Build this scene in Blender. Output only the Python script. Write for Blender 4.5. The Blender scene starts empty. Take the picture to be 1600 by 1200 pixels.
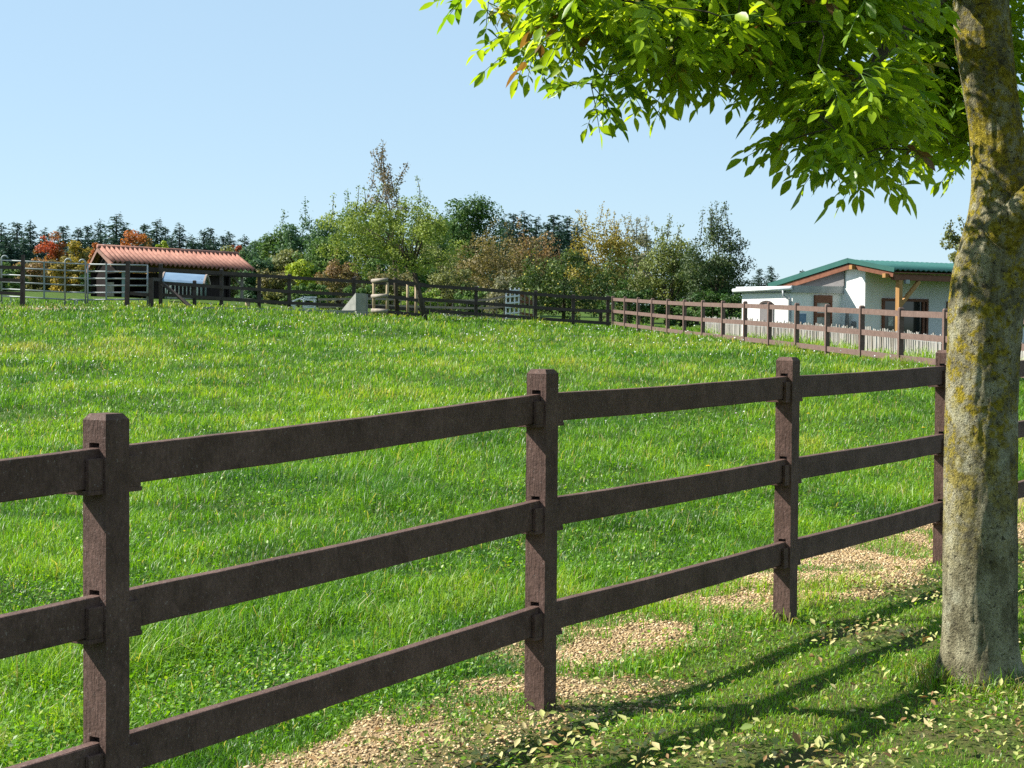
import bpy, math, random
import numpy as np
from mathutils import Vector, Matrix

rng = np.random.default_rng(11)
random.seed(11)
R = math.radians
sc = bpy.context.scene
COL = sc.collection

# ------------------------------------------------------------------ camera
F = 2750.0                                   # focal length in pixels of the 1600 px wide photograph
CAM = Vector((0, 0, 1.6))
MC = Matrix.Rotation(R(90 - 1.98), 3, 'X') @ Matrix.Rotation(R(0.4), 3, 'Z')
cd = bpy.data.cameras.new('camera')
cam = bpy.data.objects.new('camera', cd)
COL.objects.link(cam)
cam.matrix_world = Matrix.Translation(CAM) @ MC.to_4x4()
cd.sensor_width = 36
cd.lens = F / 1600 * 36
cd.clip_start = 0.05
cd.clip_end = 6000
sc.camera = cam


def at(px, py, Y):
    d = MC @ Vector(((px - 800) / F, (600 - py) / F, -1))
    return CAM + d * (Y / d.y)


# ------------------------------------------------------------------ light
EL, AZ = 41.0, -80.0                         # azimuth measured from +Y towards +X
w = bpy.data.worlds.new("World")
sc.world = w
w.use_nodes = True
nt = w.node_tree
nt.nodes.clear()
sky = nt.nodes.new('ShaderNodeTexSky')
sky.sky_type = 'NISHITA'
sky.sun_disc = False
sky.sun_elevation = R(EL)
sky.sun_rotation = R(AZ)
sky.altitude = 1200
sky.air_density = 1.0
sky.dust_density = 0.0
sky.ozone_density = 2.2
bg = nt.nodes.new('ShaderNodeBackground')
bg.inputs['Strength'].default_value = 0.076
wo = nt.nodes.new('ShaderNodeOutputWorld')
mixs = nt.nodes.new('ShaderNodeMix')
mixs.data_type = 'RGBA'
mixs.inputs[0].default_value = 0.72
mixs.inputs[7].default_value = (3.0, 4.25, 5.3, 1)          # thin even haze that flattens the blue
nt.links.new(sky.outputs[0], mixs.inputs[6])
nt.links.new(mixs.outputs[2], bg.inputs[0])
nt.links.new(bg.outputs[0], wo.inputs[0])
sd = bpy.data.lights.new('sun', 'SUN')
sd.energy = 5.0
sd.angle = R(0.53)
sd.color = (1.0, 0.95, 0.86)
so = bpy.data.objects.new('sun', sd)
COL.objects.link(so)
sdir = Vector((math.sin(R(AZ)) * math.cos(R(EL)), math.cos(R(AZ)) * math.cos(R(EL)), math.sin(R(EL))))
so.rotation_euler = sdir.to_track_quat('Z', 'Y').to_euler()
so.location = (-20, 10, 30)
sc.view_settings.view_transform = 'Standard'
sc.view_settings.look = 'None'
sc.view_settings.exposure = 1.2
sc.view_settings.gamma = 1
sc.render.engine = 'CYCLES'
sc.cycles.use_denoising = False
sc.cycles.denoiser = 'OPENIMAGEDENOISE'
sc.cycles.denoising_input_passes = 'RGB_ALBEDO_NORMAL'
sc.cycles.denoising_prefilter = 'FAST'
sc.cycles.max_bounces = 6
sc.cycles.transparent_max_bounces = 4
sc.cycles.use_adaptive_sampling = True
sc.cycles.adaptive_threshold = 0.008
sc.cycles.sample_clamp_indirect = 4


# ------------------------------------------------------------------ noise
def _h(ix, iy, s):
    n = (ix * 374761393 + iy * 668265263 + s * 974711) & 0xffffffff
    n = ((n ^ (n >> 13)) * 1274126177) & 0xffffffff
    return ((n ^ (n >> 16)) & 0xffff) / 65535.0


def vn(x, y, s=0):
    x = np.asarray(x, float)
    y = np.asarray(y, float)
    ix = np.floor(x).astype(np.int64)
    iy = np.floor(y).astype(np.int64)
    fx = x - ix
    fy = y - iy
    fx = fx * fx * (3 - 2 * fx)
    fy = fy * fy * (3 - 2 * fy)
    a = _h(ix, iy, s) * (1 - fx) + _h(ix + 1, iy, s) * fx
    b = _h(ix, iy + 1, s) * (1 - fx) + _h(ix + 1, iy + 1, s) * fx
    return a * (1 - fy) + b * fy


def fbm(x, y, s=0, o=3):
    t = 0
    a = .5
    n = 0
    for k in range(o):
        t = t + a * vn(np.asarray(x) * 2**k, np.asarray(y) * 2**k, s + k * 17)
        n += a
        a *= .5
    return t / n


# ------------------------------------------------------------------ fence line near the camera
P2 = Vector((0.127, 7.31, 0))
TH = math.atan(1798 / F)
FD = Vector((math.sin(TH), math.cos(TH), 0))
FN = Vector((math.cos(TH), -math.sin(TH), 0))        # towards the camera side
FL = 2.45


def fence_sd(x, y):
    dx = x - P2.x
    dy = y - P2.y
    return dx * FD.x + dy * FD.y, dx * FN.x + dy * FN.y


# ------------------------------------------------------------------ terrain
ctl = []


def C(px, py, Y):
    p = at(px, py, Y)
    ctl.append((p.x, p.y, p.z))


for i in range(-3, 6):
    p = P2 + FD * FL * i
    z = {-1: -.09, 0: 0.0, 1: 0.02, 2: 0.03, 3: .05}.get(i, 0.06 if i > 0 else -.07)
    ctl.append((p.x, p.y, z))
ctl += [(2.06, 7.75, 0), (2.5, 5, -.02), (0, 3, -.05), (5, 9, 0), (9, 16, .1), (-3, 0, -.05), (3, -6, 0), (-8, -8, 0), (14, 10, .1), (12, -8, 0)]
for a in [(1407, 572, 36.4), (1243, 549, 44), (1097, 529, 52), (960, 513, 68.6), (744, 500, 68.5), (553, 494, 69),
          (450, 487, 69), (347, 480, 68), (35, 480, 66), (200, 481, 66), (-300, 476, 66), (665, 503, 62), (100, 456, 86),
          (330, 466, 82), (170, 463, 82), (1475, 569, 44), (1330, 552, 49), (1150, 534, 57), (700, 503, 76), (885, 505, 75),
          (1350, 545, 56), (1600, 545, 56), (1900, 560, 50), (600, 505, 95), (1000, 512, 100), (1300, 520, 100),
          (1800, 520, 100), (0, 466, 160), (300, 468, 160), (800, 478, 160), (1400, 482, 160), (-600, 468, 110),
          (500, 640, 25), (200, 640, 24), (850, 620, 25), (700, 540, 45), (300, 520, 45), (-100, 520, 45)]:
    C(*a)
ctl = np.array(ctl)


def _phi(r2):
    return np.where(r2 > 1e-9, r2 * np.log(np.maximum(r2, 1e-9)) * .5, 0)


def _fit():
    n = len(ctl)
    X = ctl[:, :2] / 50
    K = _phi(((X[:, None] - X[None]) ** 2).sum(-1)) + np.eye(n) * .002
    P = np.hstack([np.ones((n, 1)), X])
    A = np.block([[K, P], [P.T, np.zeros((3, 3))]])
    return X, np.linalg.solve(A, np.concatenate([ctl[:, 2], np.zeros(3)]))


TX, TW = _fit()


def gz(x, y):
    sh = np.shape(x)
    x = np.clip(np.ravel(np.asarray(x, float)), -70, 60)
    y = np.clip(np.ravel(np.asarray(y, float)), -15, 165)
    out = np.empty(len(x))
    for i in range(0, len(x), 50000):
        q = np.stack([x[i:i + 50000], y[i:i + 50000]], 1) / 50
        r2 = ((q[:, None] - TX[None]) ** 2).sum(-1)
        out[i:i + 50000] = _phi(r2) @ TW[:-3] + TW[-3] + q @ TW[-2:]
    b = (fbm(x * .5, y * .5, 5) - .5) * .06 + (fbm(x * 2.2, y * 2.2, 9) - .5) * .035
    far = np.clip((y - 12) / 20, 0, 1)
    b = b + far * (fbm(x * .16, y * .16, 15) - .5) * .22
    fd = np.clip((fence_sd(x, y)[1] - .1) / .8, 0, 1)
    b = b + .04 * fd * fd * (3 - 2 * fd) * np.clip((26 - y) / 8, 0, 1)
    return (out + b).reshape(sh)


def g1(x, y):
    return float(gz(np.array([x]), np.array([y]))[0])


def gravel(x, y):
    s, d = fence_sd(x, y)
    wob = (fbm(s * 1.7, d * 1.7, 31) - .5) * .5
    wo2 = (fbm(s * 1.3 + 9, d * 1.3, 37) - .5) * .9

    def sm(v, a, b):
        return np.clip((v - a) / (b - a), 0, 1)

    def band(s0, s1, d0, d1):
        return sm(s + wo2, s0 - .15, s0 + .15) * sm(-s + wo2, -s1 - .15, -s1 + .15) * sm(d + wob, d0 - .08, d0 + .08) * sm(-d + wob, -d1 - .08, -d1 + .08)
    g = np.maximum.reduce([band(-1.95, .45, -.44, .30), band(.85, 2.3, -.85, -.15), band(2.5, 12, -1.0, .06), .8 * band(.0, .7, -.2, .35)])
    hole = np.clip((fbm(np.asarray(x) * 2.6, np.asarray(y) * 2.6, 53) - .40) * 7, .50, 1)
    return g * hole


# ------------------------------------------------------------------ object helpers
def tag(o, label=None, cat=None, group=None, kind=None):
    for k, v in (('label', label), ('category', cat), ('group', group), ('kind', kind)):
        if v:
            o[k] = v
    return o


def empty(name, loc, label, cat, group=None):
    o = bpy.data.objects.new(name, None)
    o.empty_display_size = .2
    COL.objects.link(o)
    o.location = loc
    return tag(o, label, cat, group)


def off(o):
    v = Vector((0, 0, 0))
    while o is not None:
        v += o.location
        o = o.parent
    return v


def link(name, me, mat, parent=None):
    o = bpy.data.objects.new(name, me)
    COL.objects.link(o)
    if mat is not None:
        me.materials.append(mat)
    if parent is not None:
        o.parent = parent
    return o


def npmesh(name, V, loops, starts, col=None):
    me = bpy.data.meshes.new(name)
    me.vertices.add(len(V))
    me.vertices.foreach_set('co', np.ascontiguousarray(V, np.float32).ravel())
    me.loops.add(len(loops))
    me.loops.foreach_set('vertex_index', np.ascontiguousarray(loops, np.int32))
    me.polygons.add(len(starts))
    me.polygons.foreach_set('loop_start', np.ascontiguousarray(starts, np.int32))
    if col is not None:
        a = me.color_attributes.new('Col', 'FLOAT_COLOR', 'POINT')
        c4 = np.ones((len(V), 4), np.float32)
        c4[:, :3] = col
        a.data.foreach_set('color', c4.ravel())
    me.update(calc_edges=True)
    return me


class MB:
    def __init__(s):
        s.v = []
        s.f = []

    def hexa(s, p):
        n = len(s.v)
        s.v += [Vector(q) for q in p]
        for f in ((3, 2, 1, 0), (4, 5, 6, 7), (0, 1, 5, 4), (1, 2, 6, 5), (2, 3, 7, 6), (3, 0, 4, 7)):
            s.f.append([n + i for i in f])
        return s

    def box(s, c, sx, sy, sz, X=Vector((1, 0, 0)), Y=Vector((0, 1, 0)), Z=Vector((0, 0, 1))):
        c = Vector(c)
        X = X * sx / 2
        Y = Y * sy / 2
        Z = Z * sz / 2
        return s.hexa([c - X - Y - Z, c + X - Y - Z, c + X + Y - Z, c - X + Y - Z, c - X - Y + Z, c + X - Y + Z, c + X + Y + Z, c - X + Y + Z])

    def beam(s, a, b, wd, h, up=Vector((0, 0, 1))):
        a = Vector(a)
        b = Vector(b)
        d = (b - a).normalized()
        side = d.cross(up)
        if side.length < 1e-4:
            side = Vector((1, 0, 0))
        side.normalize()
        u = side.cross(d).normalized()
        S = side * wd / 2
        U = u * h / 2
        return s.hexa([a - S - U, a + S - U, b + S - U, b - S - U, a - S + U, a + S + U, b + S + U, b - S + U])

    def tube(s, pts, rad, n=8, cap=True):
        pts = [Vector(p) for p in pts]
        base = len(s.v)
        ref = None
        for i, p in enumerate(pts):
            t = (pts[min(i + 1, len(pts) - 1)] - pts[max(i - 1, 0)])
            t = t.normalized() if t.length > 1e-9 else Vector((0, 0, 1))
            if ref is None:
                ref = Vector((1, 0, 0)) if abs(t.x) < .9 else Vector((0, 1, 0))
            a = (ref - t * ref.dot(t)).normalized()
            ref = a
            b = t.cross(a)
            r = rad[i] if hasattr(rad, '__len__') else rad
            for k in range(n):
                an = 2 * math.pi * k / n
                s.v.append(p + a * (math.cos(an) * r) + b * (math.sin(an) * r))
        for i in range(len(pts) - 1):
            for k in range(n):
                k2 = (k + 1) % n
                s.f.append([base + i * n + k, base + i * n + k2, base + (i + 1) * n + k2, base + (i + 1) * n + k])
        if cap:
            s.f.append([base + k for k in range(n)][::-1])
            s.f.append([base + (len(pts) - 1) * n + k for k in range(n)])
        return s

    def prism(s, poly, vec):
        n = len(s.v)
        m = len(poly)
        vec = Vector(vec)
        s.v += [Vector(p) for p in poly] + [Vector(p) + vec for p in poly]
        s.f.append([n + i for i in range(m)][::-1])
        s.f.append([n + m + i for i in range(m)])
        for i in range(m):
            j = (i + 1) % m
            s.f.append([n + i, n + j, n + m + j, n + m + i])
        return s

    def build(s, name, mat, parent=None, smooth=False, bevel=0):
        o0 = off(parent) if parent is not None else Vector((0, 0, 0))
        me = bpy.data.meshes.new(name)
        me.from_pydata([tuple(v - o0) for v in s.v], [], s.f)
        me.update()
        if smooth:
            me.polygons.foreach_set('use_smooth', [True] * len(me.polygons))
        o = link(name, me, mat, parent)
        if bevel:
            m = o.modifiers.new('bevel', 'BEVEL')
            m.width = bevel
            m.segments = 2
            m.limit_method = 'ANGLE'
        return o


# ------------------------------------------------------------------ materials
class NT:
    def __init__(s, name):
        s.m = bpy.data.materials.new(name)
        s.m.use_nodes = True
        s.t = s.m.node_tree
        s.t.nodes.clear()
        s.out = s.n('ShaderNodeOutputMaterial')

    def n(s, ty, **kw):
        x = s.t.nodes.new(ty)
        for k, v in kw.items():
            setattr(x, k, v)
        return x

    def l(s, a, b):
        s.t.links.new(a, b)

    def coord(s, scale=(1, 1, 1), kind='Object'):
        tc = s.n('ShaderNodeTexCoord')
        mp = s.n('ShaderNodeMapping')
        mp.inputs['Scale'].default_value = scale
        s.l(tc.outputs[kind], mp.inputs[0])
        return mp.outputs[0]

    def noise(s, co, scale, detail=4, rough=.55, dist=0):
        x = s.n('ShaderNodeTexNoise')
        x.inputs['Scale'].default_value = scale
        x.inputs['Detail'].default_value = detail
        x.inputs['Roughness'].default_value = rough
        x.inputs['Distortion'].default_value = dist
        s.l(co, x.inputs['Vector'])
        return x.outputs['Fac']

    def ramp(s, fac, stops):
        x = s.n('ShaderNodeValToRGB')
        e = x.color_ramp.elements
        while len(e) < len(stops):
            e.new(.5)
        for i, (p, c) in enumerate(stops):
            e[i].position = p
            e[i].color = (c[0], c[1], c[2], 1) if hasattr(c, '__len__') else (c, c, c, 1)
        s.l(fac, x.inputs[0])
        return x.outputs[0]

    def mix(s, fac, a, b):
        x = s.n('ShaderNodeMix', data_type='RGBA')
        for sock, v in ((x.inputs[0], fac), (x.inputs[6], a), (x.inputs[7], b)):
            if hasattr(v, 'is_linked') or hasattr(v, 'links'):
                s.l(v, sock)
            elif hasattr(v, '__len__'):
                sock.default_value = (v[0], v[1], v[2], 1)
            else:
                sock.default_value = v
        return x.outputs[2]

    def bump(s, h, strength, dist=.01):
        x = s.n('ShaderNodeBump')
        x.inputs['Strength'].default_value = strength
        x.inputs['Distance'].default_value = dist
        s.l(h, x.inputs['Height'])
        return x.outputs[0]

    def princ(s, col, rough=.7, spec=.3, normal=None, metal=0):
        p = s.n('ShaderNodeBsdfPrincipled')
        if hasattr(col, '__len__'):
            p.inputs['Base Color'].default_value = (col[0], col[1], col[2], 1)
        else:
            s.l(col, p.inputs['Base Color'])
        p.inputs['Roughness'].default_value = rough
        p.inputs['Specular IOR Level'].default_value = spec
        p.inputs['Metallic'].default_value = metal
        if normal is not None:
            s.l(normal, p.inputs['Normal'])
        return p

    def done(s, sh):
        s.l(sh.outputs[0], s.out.inputs[0])
        return s.m


def simple(name, c1, c2, scale=6, rough=.7, spec=.3, bump=.3, bscale=40, stretch=(1, 1, 1), metal=0):
    t = NT(name)
    co = t.coord(stretch)
    f = t.noise(co, scale, 5, .6)
    c = t.ramp(f, [(.3, c1), (.7, c2)])
    b = t.bump(t.noise(co, bscale, 4), bump, .01) if bump else None
    return t.done(t.princ(c, rough, spec, b, metal))


def leafmat(name, trans=.4, tint=(1.15, 1.2, .55), rough=.5, spec=.35):
    t = NT(name)
    a = t.n('ShaderNodeAttribute', attribute_name='Col')
    p = t.princ(a.outputs['Color'], rough, spec)
    tr = t.n('ShaderNodeBsdfTranslucent')
    mm = t.n('ShaderNodeMix', data_type='RGBA', blend_type='MULTIPLY')
    mm.inputs[0].default_value = 1
    t.l(a.outputs['Color'], mm.inputs[6])
    mm.inputs[7].default_value = (tint[0], tint[1], tint[2], 1)
    t.l(mm.outputs[2], tr.inputs[0])
    mx = t.n('ShaderNodeMixShader')
    mx.inputs[0].default_value = trans
    t.l(p.outputs[0], mx.inputs[1])
    t.l(tr.outputs[0], mx.inputs[2])
    return t.done(mx)


M = {}
M['leaf'] = leafmat('leaf_green', .52, (1.5, 1.35, .5), .36, .5)
M['far_leaf'] = leafmat('tree_foliage', .3, (1.2, 1.2, .7), .6, .25)
M['grass'] = leafmat('grass_blades', .42, (1.5, 1.5, .5), .45, .4)
M['dry'] = leafmat('dry_leaf', .2, (1.1, 1, .7), .7, .2)


def bark_mat():
    t = NT('lichen_bark')
    co = t.coord((1, 1, .55))
    co2 = t.coord((1, 1, 1))
    f = t.noise(co, 9, 8, .65)
    c = t.ramp(f, [(.30, (.06, .052, .032)), (.45, (.21, .19, .115)), (.58, (.40, .37, .24)), (.78, (.52, .49, .35))])
    tc = t.n('ShaderNodeTexCoord')
    sx = t.n('ShaderNodeSeparateXYZ')
    t.l(tc.outputs['Object'], sx.inputs[0])
    # yellow lichen grows from waist height upwards
    mr = t.n('ShaderNodeMapRange')
    mr.inputs[1].default_value = .45
    mr.inputs[2].default_value = 1.15
    t.l(sx.outputs[2], mr.inputs[0])
    l1 = t.noise(co2, 6.5, 8, .7, .4)
    l2 = t.noise(co2, 28, 6, .7)
    ad = t.n('ShaderNodeMath', operation='ADD')
    t.l(l1, ad.inputs[0])
    t.l(l2, ad.inputs[1])
    lm = t.ramp(ad.outputs[0], [(.50, 0), (.575, 1)])
    h = t.n('ShaderNodeMath', operation='MULTIPLY')
    # ramp over sum/2
    ad2 = t.n('ShaderNodeMath', operation='MULTIPLY')
    ad2.inputs[1].default_value = .5
    t.l(ad.outputs[0], ad2.inputs[0])
    lm = t.ramp(ad2.outputs[0], [(.475, 0), (.535, 1)])
    t.l(lm, h.inputs[0])
    t.l(mr.outputs[0], h.inputs[1])
    lc = t.ramp(t.noise(co2, 40, 4), [(.3, (.15, .125, .012)), (.55, (.38, .30, .025)), (.8, (.50, .43, .12))])
    c2 = t.mix(h.outputs[0], c, lc)
    # pale crust lichen
    pm = t.ramp(t.noise(co2, 5, 6, .65), [(.56, 0), (.64, .7)])
    c3 = t.mix(pm, c2, (.47, .46, .33))
    fine = t.ramp(t.noise(co, 120, 6, .8), [(.3, (.55, .55, .55)), (.68, (1.35, 1.35, 1.35))])
    mb_ = t.n('ShaderNodeMix', data_type='RGBA', blend_type='MULTIPLY')
    mb_.inputs[0].default_value = 1
    t.l(c3, mb_.inputs[6])
    t.l(fine, mb_.inputs[7])
    c3 = mb_.outputs[2]
    spk = t.ramp(t.noise(co2, 48, 5, .75, .6), [(.56, 0), (.63, .9)])
    c3 = t.mix(spk, c3, (.035, .03, .02))
    bh = t.n('ShaderNodeMath', operation='ADD')
    t.l(t.noise(co, 26, 8, .7), bh.inputs[0])
    t.l(t.noise(co2, 110, 4, .7), bh.inputs[1])
    return t.done(t.princ(c3, .9, .15, t.bump(bh.outputs[0], 1.0, .03)))


M['bark'] = bark_mat()
M['dbark'] = simple('dark_bark', (.035, .028, .02), (.09, .075, .055), 8, .9, .1, .6, 30, (1, 1, .3))


def plastic_mat(name, c1, c2):
    t = NT(name)
    co = t.coord()
    c = t.ramp(t.noise(co, 7, 6, .65), [(.3, c1), (.7, c2)])
    gr_ = t.ramp(t.noise(t.coord((1, 1, .45)), 85, 6, .75), [(.3, (.62, .62, .62)), (.7, (1.38, 1.36, 1.36))])
    mg = t.n('ShaderNodeMix', data_type='RGBA', blend_type='MULTIPLY')
    mg.inputs[0].default_value = 1
    t.l(c, mg.inputs[6])
    t.l(gr_, mg.inputs[7])
    c = mg.outputs[2]
    sp = t.ramp(t.noise(co, 95, 3, .6), [(.63, 0), (.72, .5)])
    c = t.mix(sp, c, (.30, .25, .23))
    g = t.n('ShaderNodeMath', operation='ADD')
    t.l(t.noise(co, 60, 6, .7), g.inputs[0])
    t.l(t.noise(t.coord((8, 8, 1)), 9, 4, .6), g.inputs[1])
    return t.done(t.princ(c, .75, .2, t.bump(g.outputs[0], .55, .008)))


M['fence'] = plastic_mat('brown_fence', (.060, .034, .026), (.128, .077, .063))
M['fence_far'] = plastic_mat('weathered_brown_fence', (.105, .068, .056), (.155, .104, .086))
M['fence_dark'] = simple('dark_fence_and_shade', (0.0342, 0.0254, 0.0215), (0.0634, 0.0468, 0.041), 5, .7, .3, .3)  # dark fence brown; also the painted-in shade of the tree guard's turned rails
M['galv'] = simple('galvanised_steel', (.22, .25, .25), (.30, .33, .33), 8, .6, .3, .05, 40, metal=.2)
M['galv_green'] = simple('weathered_steel', (0.14, 0.196, 0.189), (0.196, 0.252, 0.238), 8, .5, .4, .05, 40)
M['wood_new'] = simple('pale_timber', (0.27, 0.2025, 0.12), (0.375, 0.3, 0.195), 6, .75, .2, .3, 40, (1, 1, .2))
M['wood_grey'] = simple('greyed_timber', (0.195, 0.165, 0.135), (0.315, 0.2775, 0.2325), 7, .8, .2, .4, 40, (1, 1, .2))
M['wood_path'] = simple('faded_pink_timber', (0.225, 0.1725, 0.1425), (0.315, 0.255, 0.2175), 7, .8, .2, .4, 40)
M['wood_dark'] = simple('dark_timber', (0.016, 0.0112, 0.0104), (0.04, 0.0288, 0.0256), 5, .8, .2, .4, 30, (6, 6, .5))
M['wood_honey'] = simple('honey_timber', (0.272, 0.136, 0.04), (0.384, 0.208, 0.072), 7, .65, .3, .25, 40, (3, 3, .3))
M['wood_red'] = simple('reddish_timber', (0.12, 0.0413, 0.0188), (0.1875, 0.0713, 0.0375), 7, .6, .3, .25, 40)
M['tile'] = simple('red_roof_sheet', (.17, .070, .050), (.30, .145, .105), 3, .75, .2, .25, 30)
M['roof_green'] = simple('green_roof_sheet', (.014, .075, .062), (.022, .105, .086), 2, .5, .4, .05, 30)
M['plaster'] = simple('white_plaster', (0.666, 0.666, 0.639), (0.738, 0.738, 0.711), 1.2, .9, .1, .0, 60)
M['zinc'] = simple('zinc_sheet', (0.225, 0.2475, 0.255), (0.315, 0.3375, 0.3375), 3, .5, .5, .1, 20, metal=.2)
M['concrete'] = simple('grey_concrete', (0.1944, 0.2016, 0.18), (0.3024, 0.3024, 0.2736), 3, .9, .15, .4, 50)
M['white'] = simple('white_paint', (0.561, 0.578, 0.595), (0.68, 0.697, 0.714), 4, .5, .4, .05)
M['feeder_roof'] = simple('pale_blue_sheet', (0.119, 0.196, 0.294), (0.168, 0.252, 0.35), 3, .65, .25, .05)
M['glass'] = simple('dark_window_glass', (.012, .016, .016), (.02, .025, .025), 2, .06, .5, 0)
M['board_grey'] = simple('grey_boarding', (0.128, 0.12, 0.12), (0.192, 0.18, 0.176), 6, .8, .2, .3, 30, (1, 1, 8))
M['paling'] = simple('weathered_paling', (0.2326, 0.2142, 0.1897), (0.3794, 0.3611, 0.3366), 9, .85, .1, .4, 50, (1, 1, .2))
M['stone'] = simple('crushed_stone', (.34, .25, .15), (.66, .53, .37), 20, .95, .1, .3, 90)
M['fruit'] = simple('yellow_apple', (.45, .38, .04), (.6, .5, .08), 9, .4, .4, 0)
M['petal'] = simple('white_flower', (.72, .74, .76), (.85, .86, .88), 9, .7, .2, 0)
M['yellow'] = simple('yellow_flower', (.7, .5, .01), (.8, .62, .02), 9, .6, .2, 0)
M['poster'] = simple('printed_sheet', (.20, .2, .18), (.6, .57, .5), 9, .6, .3, 0)


def ground_mat():
    t = NT('meadow_soil')
    co = t.coord()
    a = t.n('ShaderNodeAttribute', attribute_name='Col')
    f = t.noise(co, 30, 5, .65)
    c = t.mix(t.ramp(f, [(.3, 0), (.7, 1)]), (.03, .055, .008), (.07, .125, .014))
    gr = t.ramp(t.noise(co, 75, 5, .7), [(.3, (.14, .095, .05)), (.5, (.34, .24, .135)), (.7, (.50, .38, .225))])
    sx = t.n('ShaderNodeSeparateColor')
    t.l(a.outputs['Color'], sx.inputs[0])
    c = t.mix(sx.outputs[0], c, gr)                                  # red: gravel
    earth = t.ramp(t.noise(co, 22, 6, .7), [(.3, (.05, .045, .018)), (.7, (.15, .125, .06))])
    mt = t.mix(t.ramp(t.noise(co, 3.5, 5, .6), [(.40, .1), (.58, .8)]), (.06, .10, .014), earth)
    c = t.mix(sx.outputs[1], c, mt)                                  # green: trodden verge
    b = t.bump(t.noise(co, 70, 5, .7), .7, .03)
    return t.done(t.princ(c, .95, .1, b))


# ------------------------------------------------------------------ ground
def axis(parts):
    out = []
    for a, b, st in parts:
        out.append(np.arange(a, b, st))
    return np.concatenate(out)


xs = axis([(-3000, -400, 400), (-400, -80, 40), (-80, -24, 2), (-24, -3, .4), (-3, 5.5, .07), (5.5, 20, .4), (20, 60, 2), (60, 400, 40), (400, 3001, 400)])
ys = axis([(-200, -20, 30), (-20, 3, 1), (3, 15, .07), (15, 75, .5), (75, 170, 2.5), (170, 500, 40), (500, 3600, 300)])
GX, GY = np.meshgrid(xs, ys)
GZ = gz(GX, GY)
gv = gravel(GX, GY)
s_, d_ = fence_sd(GX, GY)
verge = np.clip((d_ + .05) / .25, 0, 1) * (GY < 40)
GZ = GZ + gv * .02
nx, ny = len(xs), len(ys)
idx = np.arange(nx * ny).reshape(ny, nx)
q = np.stack([idx[:-1, :-1], idx[:-1, 1:], idx[1:, 1:], idx[1:, :-1]], -1).reshape(-1, 4)
# worn earth in the gateway
gate = np.exp(-(((GX - at(75, 479, 64).x) / 1.9) ** 2 + ((GY - 65) / 1.6) ** 2)) + .8 * np.exp(-(((GX - at(150, 479, 64).x) / .9) ** 2 + ((GY - 65) / 1.2) ** 2))
gcol = np.stack([np.clip(np.maximum(gv, gate * 1.4), 0, 1), verge, 0 * gv], -1).reshape(-1, 3)
me = npmesh('meadow_ground', np.stack([GX, GY, GZ], -1).reshape(-1, 3), q.ravel(), np.arange(len(q)) * 4, gcol)
me.polygons.foreach_set('use_smooth', [True] * len(me.polygons))
tag(link('meadow_ground', me, ground_mat()), kind='structure')


# ------------------------------------------------------------------ grass
def lerp(a, b, t):
    return a + (b - a) * t[:, None]


def pal(t, stops):
    t = np.clip(t, 0, 1)
    out = np.zeros((len(t), 3))
    for k in range(3):
        out[:, k] = np.interp(t, [s[0] for s in stops], [s[1][k] for s in stops])
    return out


def blades(name, x, y, h, wd, lean, col, mat, kind_label=None, zoff=0):
    n = len(x)
    z = gz(x, y) - .008 + zoff
    az = rng.uniform(0, 2 * np.pi, n)
    la = np.stack([np.cos(az), np.sin(az), 0 * az], 1)
    tw = az + np.pi / 2 + rng.normal(0, .6, n)
    sd_ = np.stack([np.cos(tw), np.sin(tw), 0 * az], 1) * (wd / 2)[:, None]
    b = np.stack([x, y, z], 1)
    up = np.array([0, 0, 1.0])
    mid = b + la * (h * lean * .28)[:, None] + up * (h * .58 * np.sqrt(np.clip(1 - (lean * .4) ** 2, .2, 1)))[:, None]
    tip = b + la * (h * lean)[:, None] + up * (h * np.sqrt(np.clip(1 - (lean * .85) ** 2, .12, 1)))[:, None]
    V = np.stack([b - sd_, b + sd_, mid - sd_ * .85, mid + sd_ * .85, tip], 1).reshape(-1, 3)
    k = np.arange(n)[:, None] * 5
    L = (k + np.array([[0, 1, 3, 2, 2, 3, 4]])).ravel()
    S = (np.arange(n)[:, None] * 7 + np.array([[0, 4]])).ravel()
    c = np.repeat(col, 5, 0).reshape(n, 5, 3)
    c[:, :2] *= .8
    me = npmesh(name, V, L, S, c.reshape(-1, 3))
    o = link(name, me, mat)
    return o


def sample(n, y0, y1, p, pad=.345, add=.3):
    u = rng.uniform(0, 1, n)
    q_ = 1 - p
    y = (y0 ** q_ + u * (y1 ** q_ - y0 ** q_)) ** (1 / q_)
    x = rng.uniform(-1, 1, n) * (pad * y + add)
    return x, y


GREEN = [(0, (0.035, 0.105, 0.009)), (0.3, (0.085, 0.215, 0.011)), (0.55, (0.155, 0.315, 0.015)), (0.8, (0.25, 0.37, 0.026)), (1, (0.36, 0.38, 0.085))]


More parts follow.
